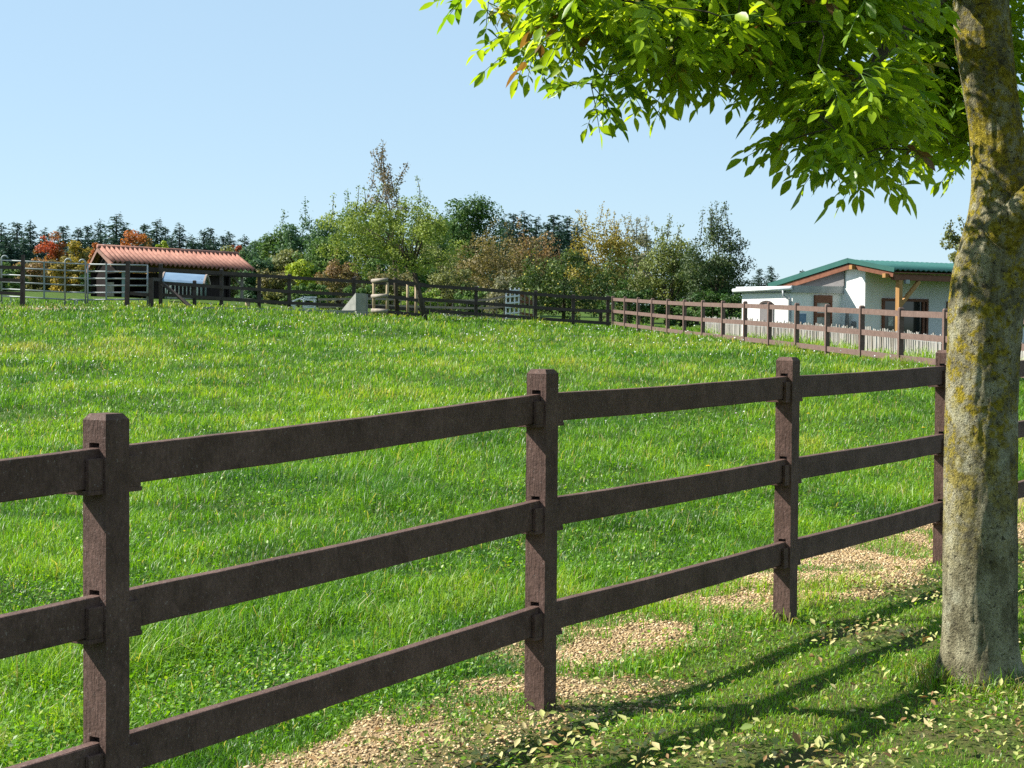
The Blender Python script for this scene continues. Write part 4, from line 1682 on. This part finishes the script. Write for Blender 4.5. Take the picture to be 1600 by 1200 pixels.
tree('grey_shrub', 'grey-leaved rounded shrub right behind the white lattice', 'shrub', HG, 790, 428, 34, 500, 76, GREY_OL, 4200, .10, 60, 'bush', .06, .8, 3, clr=.24)
tree('olive_shrub', 'olive shrub behind the trunk of the leaning apple tree', 'shrub', HG, 706, 415, 52, 502, 82, G_OLIVE, 6500, .12, 75, 'bush', .07, .8, 5, clr=.24)
tree('olive_shrub', 'mixed olive and brown shrub behind the timber guard', 'shrub', HG, 612, 420, 52, 500, 84, G_OLIVE, 6000, .12, 75, 'bush', .07, .8, 5, (.5, .3, A_BROWN), clr=.24)
tree('russet_shrub', 'reddish brown shrub behind the concrete wedge', 'shrub', HG, 532, 405, 42, 495, 90, G_OLIVE, 5500, .13, 70, 'bush', .07, .8, 3, (.35, .3, A_RUSSET), clr=.24)
tree('lime_shrub', 'bright yellow-green shrub left of the russet one', 'shrub', HG, 466, 404, 30, 485, 92, G_LIME, 4500, .14, 60, 'bush', .07, .8, 2, clr=.25)
tree('olive_shrub', 'dull green shrub at the right end of the red roof', 'shrub', HG, 428, 420, 32, 488, 88, G_OLIVE, 4500, .13, 60, 'bush', .07, .8, 3, (.4, .3, A_BROWN), clr=.24)
tree('low_shrub', 'low dark green shrub under the lime one behind the back fence', 'shrub', HG, 482, 440, 46, 496, 82, G_MID, 5000, .12, 65, 'bush', .06, .8, 2, clr=.24)
tree('low_shrub', 'low green shrub between the russet shrub and the guard behind the fence', 'shrub', HG, 566, 446, 40, 500, 80, G_MID, 4500, .12, 60, 'bush', .06, .8, 2, clr=.24)
tree('low_shrub', 'low leafy shrub right of the leaning trunk behind the railing', 'shrub', HG, 660, 448, 46, 505, 78, G_LIGHT, 4500, .11, 60, 'bush', .06, .8, 2, clr=.24)
tree('low_shrub', 'low green shrub below the brown shrub behind the railing', 'shrub', HG, 742, 450, 42, 505, 78, G_MID, 4500, .11, 60, 'bush', .06, .8, 2, clr=.24)
tree('low_shrub', 'low dark shrub at the fence corner under the golden tree', 'shrub', HG, 985, 440, 48, 515, 79, G_DARK, 4200, .11, 60, 'bush', .06, .8, 2, clr=.24)
tree('low_shrub', 'dark shady shrub under the pale olive tree behind the right fence', 'shrub', HG, 1070, 460, 60, 520, 79, G_DARK, 5200, .11, 70, 'bush', .06, .8, 2, clr=.24)

tree('low_shrub', 'dark green shrub under the dark apple tree by the annexe', 'shrub', HG, 1132, 448, 52, 522, 75, G_DARK, 5200, .11, 70, 'bush', .06, .8, 2, clr=.25)
# --- tree beside the house, mostly behind the foreground trunk
tree('weeping_tree', 'feathery half bare tree beside the white house, mostly behind the lichen trunk', 'tree', None, 1530, 345, 70, 430, 50, G_OLIVE, 3600, .10, 60, 'round', .12, .8, 14, clr=.24, trunk_px=1545, limbs=44)
tree('garden_bush', 'green bush right of the lichen trunk behind the fences', 'shrub', None, 1640, 470, 60, 545, 52, G_MID, 4500, .11, 60, 'bush', .06, .8, 2, clr=.24)

# --- deciduous trees beyond
DG = 'green deciduous trees on the skyline'
tree('round_tree', 'dark green dome shaped tree on the skyline right of the apple tree', 'tree', None, 733, 306, 56, 465, 130, G_DARK, 20000, .2, 200, 'round', .2, .9, 0, clr=.30)
for (px, top, hw, Y, p, lab) in [
    (398, 362, 24, 128, G_BLUE, 'small bluish green tree just above the right end of the red roof'),
    (434, 353, 30, 124, G_MID, 'mid green tree on the skyline left of the tallest green ones'),
    (474, 342, 32, 120, G_BLUE, 'bluish green tree rising towards the leaning apple tree'),
    (512, 323, 34, 116, G_BLUE, 'tall bluish green tree at the left edge of the apple crown'),
    (566, 316, 46, 112, G_MID, 'broad green tree hidden mostly by the apple crown'),
    (668, 330, 44, 122, G_MID, 'green tree between the apple crown and the dark dome'),
    (455, 385, 34, 105, G_OLIVE, 'lower olive green tree before the skyline trees left of the apple'),
    (405, 395, 26, 104, G_BLUE, 'lower dark green tree against the right slope of the red roof'),
    (505, 372, 36, 102, G_MID, 'lower green tree directly left of the apple crown'),
    (345, 388, 26, 125, G_OLIVE, 'low olive tree peeping over the ridge of the red roof'),
    (985, 395, 50, 118, G_MID, 'low green tree filling the gap behind the golden and olive trees'),
    (1090, 405, 50, 118, G_DARK, 'low dark tree filling the gap behind the olive and dark apple trees'),
    (690, 385, 50, 116, G_OLIVE, 'lower olive tree below the left side of the dark dome'),
    (620, 390, 50, 110, G_MID, 'lower green tree seen under the apple crown')]:
    tree('deciduous_tree', lab, 'tree', DG, px, top, hw * 1.35, 482, Y, p, 11000, .17, 110, 'bush', .14, .9, 1, clr=.26)
AG = 'autumn coloured trees before the spruces'
for (px, top, hw, Y, p, tp, lab) in [
    (80, 356, 26, 138, A_YELLOW, (.35, .35, A_RED), 'red topped autumn tree left of the shed'),
    (128, 363, 26, 134, G_OLIVE, (.3, .4, A_YELLOW), 'yellow and green autumn tree touching the shed gable'),
    (150, 372, 14, 132, A_YELLOW, (.2, .4, A_ORANGE), 'small orange autumn tree behind the shed gable'),
    (211, 342, 27, 140, A_YELLOW, (.15, .4, A_ORANGE), 'large orange-red autumn tree above the red roof'),
    (258, 368, 15, 137, G_LIME, None, 'small yellow-green tree above the middle of the red roof'),
    (368, 371, 14, 136, A_RUSSET, (.2, .4, A_RED), 'small red autumn tree above the right end of the roof'),
    (62, 398, 34, 118, G_OLIVE, (.2, .5, A_RUSSET), 'low russet and green tree behind the left livestock panel'),
    (112, 396, 26, 116, A_YELLOW, (.6, .3, A_YELLOW), 'low yellow-green tree behind the pass gate'),
    (150, 412, 20, 115, G_DARK, None, 'low dark green tree just left of the shed')]:
    tree('autumn_tree', lab, 'tree', AG, px, top + 6, hw * 1.2, 470, Y, p, 6000, .19, 75, 'bush', .12, .9, 0, tp, clr=.26)
tree('low_shrub', 'low dark green shrub at the far left behind the dark rails', 'shrub', None, 8, 408, 36, 462, 112, G_MID, 4500, .18, 60, 'bush', .06, .8, 2, clr=.25)


# --- spruces
def spruce_mesh(seed, n_lev=34):
    rs = np.random.default_rng(seed)
    pos, nr, sz, col, dirs = [], [], [], [], []
    H_ = 10.0
    w_ = MB()
    w_.tube([(0, 0, -.3), (0, 0, H_ * .5), (0, 0, H_ * .99)], [.16, .1, .015], 7)
    for i in range(n_lev):
        f = i / n_lev
        z = H_ * (.06 + .93 * f)
        rad = 2.3 * (1 - f) ** .72 * rs.uniform(.7, 1.15) + .12
        nb = int(9 - 4 * f)
        a0 = rs.uniform(0, 6.28)
        for b in range(nb):
            an = a0 + 6.283 * b / nb + rs.normal(0, .2)
            rl = rad * rs.uniform(.7, 1.15)
            m = max(4, int(16 * rl / 1.6))
            zj = rs.normal(0, .16)
            for k in range(m):
                g = (k + rs.uniform(0, 1)) / m
                if g < .12:
                    continue
                r = rl * g
                zz = z + zj - .30 * r + .14 * r * g * g + rs.normal(0, .07)
                for _ in range(2):
                    p = np.array([math.cos(an) * r, math.sin(an) * r, zz]) + rs.normal(0, .10, 3)
                    pos.append(p)
                    d = np.array([math.cos(an + rs.normal(0, .7)), math.sin(an + rs.normal(0, .7)), -.45 + rs.normal(0, .3)])
                    dirs.append(d / np.linalg.norm(d))
                    sz.append(rs.uniform(.30, .58) * (.65 + .5 * (1 - f)))
                    t = rs.uniform(0, 1)
                    col.append(np.array([.014, .040, .030]) * (1 - t) + np.array([.042, .088, .064]) * t)  # needle green with a bluish distance haze put into the colour
    pos, dirs, sz, col = map(np.array, (pos, dirs, sz, col))
    n = len(pos)
    sdv = np.cross(dirs, rs.normal(0, 1, (n, 3)))
    sdv /= np.linalg.norm(sdv, axis=1, keepdims=True)
    L = dirs * sz[:, None] * .5
    W_ = sdv * sz[:, None] * .17
    V = np.stack([pos - L, pos - W_, pos + L, pos + W_], 1).reshape(-1, 3)
    k = np.arange(n)[:, None] * 4
    me = npmesh('spruce_crown', V, (k + np.array([[0, 1, 2, 3]])).ravel(), np.arange(n) * 4, np.repeat(col, 4, 0))
    me.materials.append(M['far_leaf'])
    tm = bpy.data.meshes.new('spruce_trunk')
    tm.from_pydata([tuple(v) for v in w_.v], [], w_.f)
    tm.materials.append(M['dbark'])
    return me, tm


SP = [spruce_mesh(s) for s in (1, 2, 3, 4)]
first = {}


def spruce(px, top, Y, label, group, wk=1.0):
    T = at(px, top, Y)
    g = g1(T.x, Y)
    k = random.randrange(4)
    s = (T.z - g) / 10
    e = empty('spruce_tree', (T.x, Y, g), label, 'tree', group)
    for nm, me_ in (('crown', SP[k][0]), ('trunk', SP[k][1])):
        o = bpy.data.objects.new(nm, me_)
        COL.objects.link(o)
        o.parent = e
    e.scale = (s * wk, s * wk, s)
    e.rotation_euler = (0, 0, random.uniform(0, 6.28))


LS = 'dark spruce in the far row behind the red-roofed shed'
GS = 'spruces of the far row behind the shed'
for px, top, Y, wk in [(-40, 350, 172, 1.2), (-18, 344, 168, 1.2), (3, 351, 170, 1.3), (26, 348, 176, 1.25), (48, 346, 168, 1.3), (68, 358, 178, 1.2), (98, 352, 175, 1.2), (121, 349, 170, 1.2), (140, 344, 174, 1.3), (160, 338, 170, 1.3), (181, 337, 168, 1.3), (199, 346, 176, 1.2), (224, 350, 178, 1.2), (244, 342, 170, 1.25), (258, 351, 174, 1.2), (281, 348, 168, 1.3), (300, 366, 178, 1.1), (318, 352, 170, 1.35), (333, 351, 173, 1.3), (349, 364, 170, 1.2), (361, 361, 172, 1.2), (378, 368, 176, 1.1), (12, 362, 160, 1.3), (36, 364, 160, 1.3), (270, 362, 162, 1.3), (300, 372, 162, 1.4), (340, 370, 162, 1.3), (175, 360, 162, 1.3), (232, 362, 162, 1.2)]:
    spruce(px + random.gauss(0, 2.5), top + random.uniform(-3, 7), Y + 55, LS, GS, wk * random.uniform(1.15, 1.7))
LR = 'dark spruce on the skyline between the dome tree and the golden tree'
GR = 'spruces on the skyline right of the dome tree'
for px, top, Y, wk in [(786, 336, 145, 1.2), (803, 333, 142, 1.25), (818, 329, 146, 1.2), (836, 335, 144, 1.3), (862, 334, 142, 1.3), (886, 333, 145, 1.25), (906, 342, 147, 1.2), (850, 345, 138, 1.3), (795, 348, 138, 1.3), (875, 348, 137, 1.3)]:
    spruce(px + random.gauss(0, 2), top + random.uniform(-2, 5), Y + 50, LR, GR, wk * random.uniform(1.15, 1.6))
spruce(1186, 418, 108, 'small spruce just left of the green roof end, nearer the dark apple tree', None, 1.5)
spruce(1205, 414, 110, 'small spruce nearest the left end of the green house roof', None, 1.5)
spruce(1254, 421, 100, 'tip of a conifer showing above the green roof slope', None, 1.2)


# ------------------------------------------------------------------ the foreground tree
AT = at


def big_tree():
    def at(px, py, Y_):
        return AT(px, py, Y_ * .957)
    Y = 8.1
    edges = [(-260, 1478, 1556), (-120, 1485, 1566), (0, 1491, 1574), (60, 1492, 1580), (120, 1503, 1586), (200, 1516, 1597), (260, 1520, 1606), (300, 1520, 1618), (335, 1515, 1622), (380, 1501, 1616), (420, 1491, 1609),
             (480, 1484, 1600), (560, 1481, 1592), (650, 1478, 1589), (750, 1475, 1588), (850, 1474, 1588), (950, 1473, 1588), (1010, 1471, 1590), (1045, 1467, 1593), (1075, 1459, 1600), (1110, 1445, 1612)]
    ys_ = np.array([a for a, _, _ in edges], float)
    lo = np.array([b for _, b, _ in edges], float)
    hi = np.array([c for _, _, c in edges], float)
    base = at(1530, 1072, Y)
    e = empty('ash_tree', (base.x, base.y, g1(base.x, base.y)), 'big foreground tree with lichen covered trunk and overhanging bright green leaves', 'tree')
    # trunk skin
    NR, NS = 330, 110
    py = np.linspace(1110, -260, NR)
    l = np.interp(py, ys_, lo)
    h = np.interp(py, ys_, hi)
    ker = np.ones(9) / 9
    l = np.convolve(np.pad(l, 4, 'edge'), ker, 'valid')
    h = np.convolve(np.pad(h, 4, 'edge'), ker, 'valid')
    V = []
    for i in range(NR):
        c = at((l[i] + h[i]) / 2, py[i], Y)
        r = (h[i] - l[i]) / 2 * Y * .957 / F
        for k in range(NS):
            a = 2 * math.pi * k / NS
            V.append((c.x, c.y, c.z, r, a))
    V = np.array(V)
    zz = V[:, 2]
    an = V[:, 4]
    ca, sa = np.cos(an), np.sin(an)
    bump = (fbm(ca * 3 + 9, zz * 2.2 + sa * 3, 201, 3) - .5) * .035 + (fbm(ca * 9 + 4, zz * 9 + sa * 9, 207, 4) - .5) * .028 + (fbm(ca * 26 + 4, zz * 26 + sa * 26, 211, 3) - .5) * .022
    fl = np.clip((.22 - zz) / .3, 0, 1) ** 2 * (.03 + .05 * np.maximum(0, np.cos(an * 4 + 1)))
    rr = V[:, 3] * (1 + bump * 1.2) + fl + bump * .1
    P_ = np.stack([V[:, 0] + ca * rr, V[:, 1] + sa * rr, zz], 1) - np.array(off(e))
    id_ = np.arange(NR * NS).reshape(NR, NS)
    q_ = np.stack([id_[:-1], np.roll(id_, -1, 1)[:-1], np.roll(id_, -1, 1)[1:], id_[1:]], -1).reshape(-1, 4)
    me = npmesh('trunk', P_, q_.ravel(), np.arange(len(q_)) * 4)
    me.polygons.foreach_set('use_smooth', [True] * len(me.polygons))
    link('trunk', me, M['bark'], e)
    top = at((l[-1] + h[-1]) / 2, py[-1], Y)
    # limbs
    nodes = []          # (point, radius)
    w_ = MB()

    wb = MB()

    def limb(pts, r0, r1, bk=0):
        pts = [Vector(p) for p in pts]
        out = []
        for a, b in zip(pts[:-1], pts[1:]):
            for k in range(6):
                out.append(a.lerp(b, k / 6))
        out.append(pts[-1])
        sm_ = [out[0]] + [(out[i - 1] + out[i] * 2 + out[i + 1]) / 4 for i in range(1, len(out) - 1)] + [out[-1]]
        rad = [r0 + (r1 - r0) * i / (len(sm_) - 1) for i in range(len(sm_))]
        (wb if bk else w_).tube(sm_, rad, 14 if bk else 9)
        for p, r in zip(sm_[2:], rad[2:]):
            nodes.append((p, r))
    T = top
    limb([at(1520, -230, 8.1), at(1400, -130, 7.5), at(1240, -30, 7.3), at(1110, 22, 7.2), at(1010, 28, 7.1), at(900, 5, 7.0), at(790, -10, 6.9)], .07, .012)
    limb([at(1500, -40, 8.05), at(1440, 20, 7.8), at(1380, 80, 7.6), at(1330, 140, 7.4), at(1270, 190, 7.3)], .045, .01)
    limb([at(1515, -180, 8.1), at(1380, -100, 7.8), at(1250, -20, 7.5), at(1130, 60, 7.3), at(1040, 110, 7.2)], .055, .01)
    limb([at(1515, -240, 8.0), at(1330, -220, 7.1), at(1120, -130, 6.7), at(950, -60, 6.5)], .055, .012)
    limb([T, T + Vector((.1, .1, .8)), T + Vector((-.2, .2, 1.7)), T + Vector((0, 0, 2.6))], .11, .02)
    limb([T + Vector((0, 0, .3)), T + Vector((.8, .3, .9)), T + Vector((1.7, .5, 1.3))], .07, .015)
    limb([T + Vector((0, 0, .6)), T + Vector((-.9, -.4, 1.2)), T + Vector((-1.9, -.7, 1.5))], .07, .015)
    limb([T + Vector((0, 0, .2)), T + Vector((.3, -.9, .8)), T + Vector((.5, -1.7, 1.0))], .06, .015)
    limb([T + Vector((0, 0, .2)), T + Vector((-.1, 1.0, .8)), T + Vector((-.3, 2.0, 1.1))], .06, .015)
    # right hand branch leaving at the bulge
    limb([at(1560, 372, 8.0), at(1592, 335, 7.93), at(1625, 300, 7.88), at(1690, 250, 7.8), at(1780, 150, 7.7), at(1850, 20, 7.6), at(1960, -120, 7.5), at(2080, -220, 7.4)], .088, .012, 1)
    # leaf region in the picture plane, given real depth around the limbs
    poly = [(700, -20), (712, 28), (738, 48), (770, 62), (775, 92), (800, 104), (835, 92), (872, 96), (888, 128), (905, 170), (945, 175), (985, 142), (1040, 150), (1085, 118), (1150, 132), (1200, 150), (1190, 200),
            (1205, 232), (1225, 270), (1280, 272), (1340, 290), (1385, 270), (1430, 262), (1480, 278), (1580, 280), (1580, -400), (1000, -400), (760, -200)]

    def inside(x_, y_):
        c = False
        j = len(poly) - 1
        for i in range(len(poly)):
            xi, yi = poly[i]
            xj, yj = poly[j]
            if (yi > y_) != (yj > y_) and x_ < (xj - xi) * (y_ - yi) / (yj - yi) + xi:
                c = not c
            j = i
        return c
    ends = []
    tries = 0
    while len(ends) < 800 and tries < 40000:
        tries += 1
        x_ = random.uniform(690, 1560)
        y_ = random.uniform(-330, 300)
        if not inside(x_ - (45 if x_ > 1000 else 95), y_ + 62):
            continue
        if y_ < -40 and random.random() < .72:
            continue
        f = float(vn(np.array([x_ / 55.]), np.array([y_ / 45.]), 301)[0])
        if y_ > -20 and f < .27:
            continue
        if 1080 < x_ < 1500 and y_ > 60 and random.random() < .38:
            continue
        d = random.gauss(7.05, .45)
        if x_ > 1390:
            d = random.uniform(8.5, 9.2)
        ends.append((at(x_, y_, min(9.3, max(6.0, d))), 1.0))
    # hanging fringe that draws the lower outline
    for x_, y_ in [(712, 18), (735, 38), (778, 80), (790, 105), (812, 92), (845, 85), (895, 165), (915, 168), (950, 170), (940, 150), (985, 135), (1035, 138), (1045, 150), (1090, 112), (1125, 125), (1150, 128), (1180, 190), (1190, 200), (1215, 250),
                   (1222, 262), (1262, 262), (1275, 268), (1310, 280), (1328, 288), (1345, 285), (1375, 278), (1392, 268), (1430, 252), (1455, 262), (1480, 270), (1500, 262), (1512, 255), (1240, 225), (1290, 240), (1350, 250), (870, 110), (1010, 120)]:
        ends.append((at(x_ + 28, y_ - 34, random.uniform(6.6, 7.5) if x_ < 1400 else random.uniform(8.45, 8.9)), .85))
    for k in range(380):
        u = Vector((random.gauss(0, 1), random.gauss(0, 1), random.gauss(0, 1))).normalized() * random.uniform(.4, 1) ** .5
        p = T + Vector((u.x * 2.6 - .1, u.y * 2.4, 1.5 + u.z * 1.5))
        if p.z < 3.9 and p.x < 3.2:
            continue
        ends.append((p, 1.0))
    for k in range(70):
        ends.append((at(random.uniform(1760, 2200), random.uniform(-330, 130), random.uniform(6.9, 8.6)), 1.0))
    k = 0
    while k < 420:  # unseen low crown, added out of frame to block sky light on trunk and verge
        a = random.uniform(0, 6.283)
        r = 3.6 * random.uniform(.15, 1) ** .6
        p = Vector((T.x + .6 + math.cos(a) * r, T.y + math.sin(a) * r, 2.9 + random.uniform(0, 1.9) + .25 * (3.6 - r)))
        v = MC.transposed() @ (p - CAM)
        sx_, sy_ = 800 - F * v.x / v.z, 600 + F * v.y / v.z
        if p.y < 3.8 or (sx_ < 1700 and sy_ > -90) or sx_ < 900:
            continue
        ends.append((p, 1.0))
        k += 1
    for k in range(26):
        ends.append((at(random.uniform(1598, 1720), random.uniform(-120, 120), random.uniform(8.6, 9.3)), 1.0))
    # grow twigs: each end joins the nearest node already in the tree
    arr = np.array([tuple(p) for p, r in nodes])
    rad = [r for p, r in nodes]
    dd = [float(np.min(((arr - np.array(p)) ** 2).sum(1))) for p, _ in ends]
    tips = []
    for i in np.argsort(dd):
        p, s = ends[i]
        pa = np.array(p)
        j = int(np.argmin(((arr - pa) ** 2).sum(1) + np.maximum(0, pa[2] - arr[:, 2] + .0) * 0))
        a = Vector(arr[j])
        L = (p - a).length
        mid = a.lerp(p, .5) + Vector((random.gauss(0, .06), random.gauss(0, .06), .10 * L + random.gauss(0, .02)))
        r0 = min(.012, rad[j] * .7)
        r1 = max(.0026, r0 * .45)
        pts = [a, a.lerp(mid, .5) + Vector((0, 0, .03 * L)), mid, mid.lerp(p, .55) + Vector((0, 0, .02 * L)), p]
        w_.tube(pts, [r0, r0 * .85, (r0 + r1) / 2, r1 * 1.1, r1], 5)
        arr = np.vstack([arr, [tuple(mid)], [tuple(p)]])
        rad += [(r0 + r1) / 2, r1]
        tips.append((p, (p - mid).normalized(), s))
    w_.build('branches', M['dbark'], e, True)
    wb.build('branch_stub', M['bark'], e, True)
    # compound leaves
    PV, PC = [], []
    st = MB()
    o0 = np.array(off(e))

    def leaflet(b, d, n, L, wd, c):
        s = d.cross(n).normalized()
        n2 = s.cross(d).normalized()
        dr = random.uniform(-.28, .04) * L
        fold = random.uniform(.05, .38) * wd

        def q_(f, side, dz=0):
            return b + d * (L * f) + s * (side * wd / 2) + n2 * (abs(side) * fold) + Vector((0, 0, dr * f * f))
        vs = [q_(0, 0), q_(.28, -.8), q_(.28, .8), q_(.52, -1), q_(.52, 1), q_(.78, -.62), q_(.78, .62), q_(1, 0), q_(.4, 0), q_(.7, 0)]
        PV.extend([tuple(v) for v in vs])
        PC.extend([c] * 10)
    up = Vector((0, 0, 1))
    for p, dirn, s in tips:
        shade = random.random()
        for k in range(random.choice([3, 4, 4, 5])):
            az = random.uniform(0, 6.28)
            d = (dirn * .5 + Vector((math.cos(az), math.sin(az), random.uniform(-.55, .5))) * .9).normalized()
            RL = random.uniform(.14, .24) * s
            npair = random.choice([3, 3, 4, 4])
            q0 = p
            pts = []
            for i in range(5):
                f = i / 4
                pts.append(p + d * (RL * f) + Vector((0, 0, -.24 * RL * f * f)))
            st.tube(pts, [.0022, .002, .0017, .0014, .001], 4, False)
            t = random.random() * .6 + shade * .4
            c0 = np.array([.10, .225, .012]) * (1 - t) + np.array([.36, .49, .026]) * t
            if random.random() < .03:
                c0 = np.array([.30, .27, .04])
            if random.random() < .015:
                c0 = np.array([.16, .09, .04])
            for i in range(npair):
                f = .3 + .6 * i / max(1, npair - 1)
                b = p + d * (RL * f) + Vector((0, 0, -.24 * RL * f * f))
                tang = (d + Vector((0, 0, -.48 * f))).normalized()
                side = tang.cross(up)
                side = side.normalized() if side.length > .05 else Vector((1, 0, 0))
                for sg in (-1, 1):
                    ld = (tang * .65 + side * sg * .85 + Vector((random.gauss(0, .16), random.gauss(0, .16), random.gauss(-.18, .35)))).normalized()
                    nn = (up + Vector((random.gauss(0, .6), random.gauss(0, .6), 0))).normalized()
                    if abs(nn.dot(ld)) > .95:
                        nn = Vector((1, 0, 0))
                    L = random.uniform(.042, .078)
                    L *= random.uniform(.68, 1.28)
                    leaflet(b, ld, nn, L, L * random.uniform(.40, .50), c0 * random.uniform(.85, 1.15))
            tang = (d + Vector((0, 0, -.48))).normalized()
            nn = (up + Vector((random.gauss(0, .6), random.gauss(0, .6), 0))).normalized()
            if abs(nn.dot(tang)) > .95:
                nn = Vector((1, 0, 0))
            L = random.uniform(.055, .085)
            leaflet(pts[-1], tang, nn, L, L * .44, c0 * random.uniform(.85, 1.15))
    PV = np.array(PV) - o0
    n = len(PV) // 10
    k = np.arange(n)[:, None] * 10
    Lq = np.array([0, 8, 1, 0, 2, 8, 1, 8, 9, 3, 8, 2, 4, 9, 3, 9, 5, 9, 4, 6, 5, 9, 7, 9, 6, 7])
    # faces: tri,tri,quad,quad,tri,tri,tri,tri
    sizes = [3, 3, 4, 4, 3, 3, 3, 3]
    stt = np.cumsum([0] + sizes[:-1])
    me = npmesh('foliage', PV, (k + Lq[None]).ravel(), (np.arange(n)[:, None] * len(Lq) + stt[None]).ravel(), np.array(PC))
    link('foliage', me, M['leaf'], e)
    st.build('leaf_stalks', M['far_leaf_stem'], e)


big_tree()
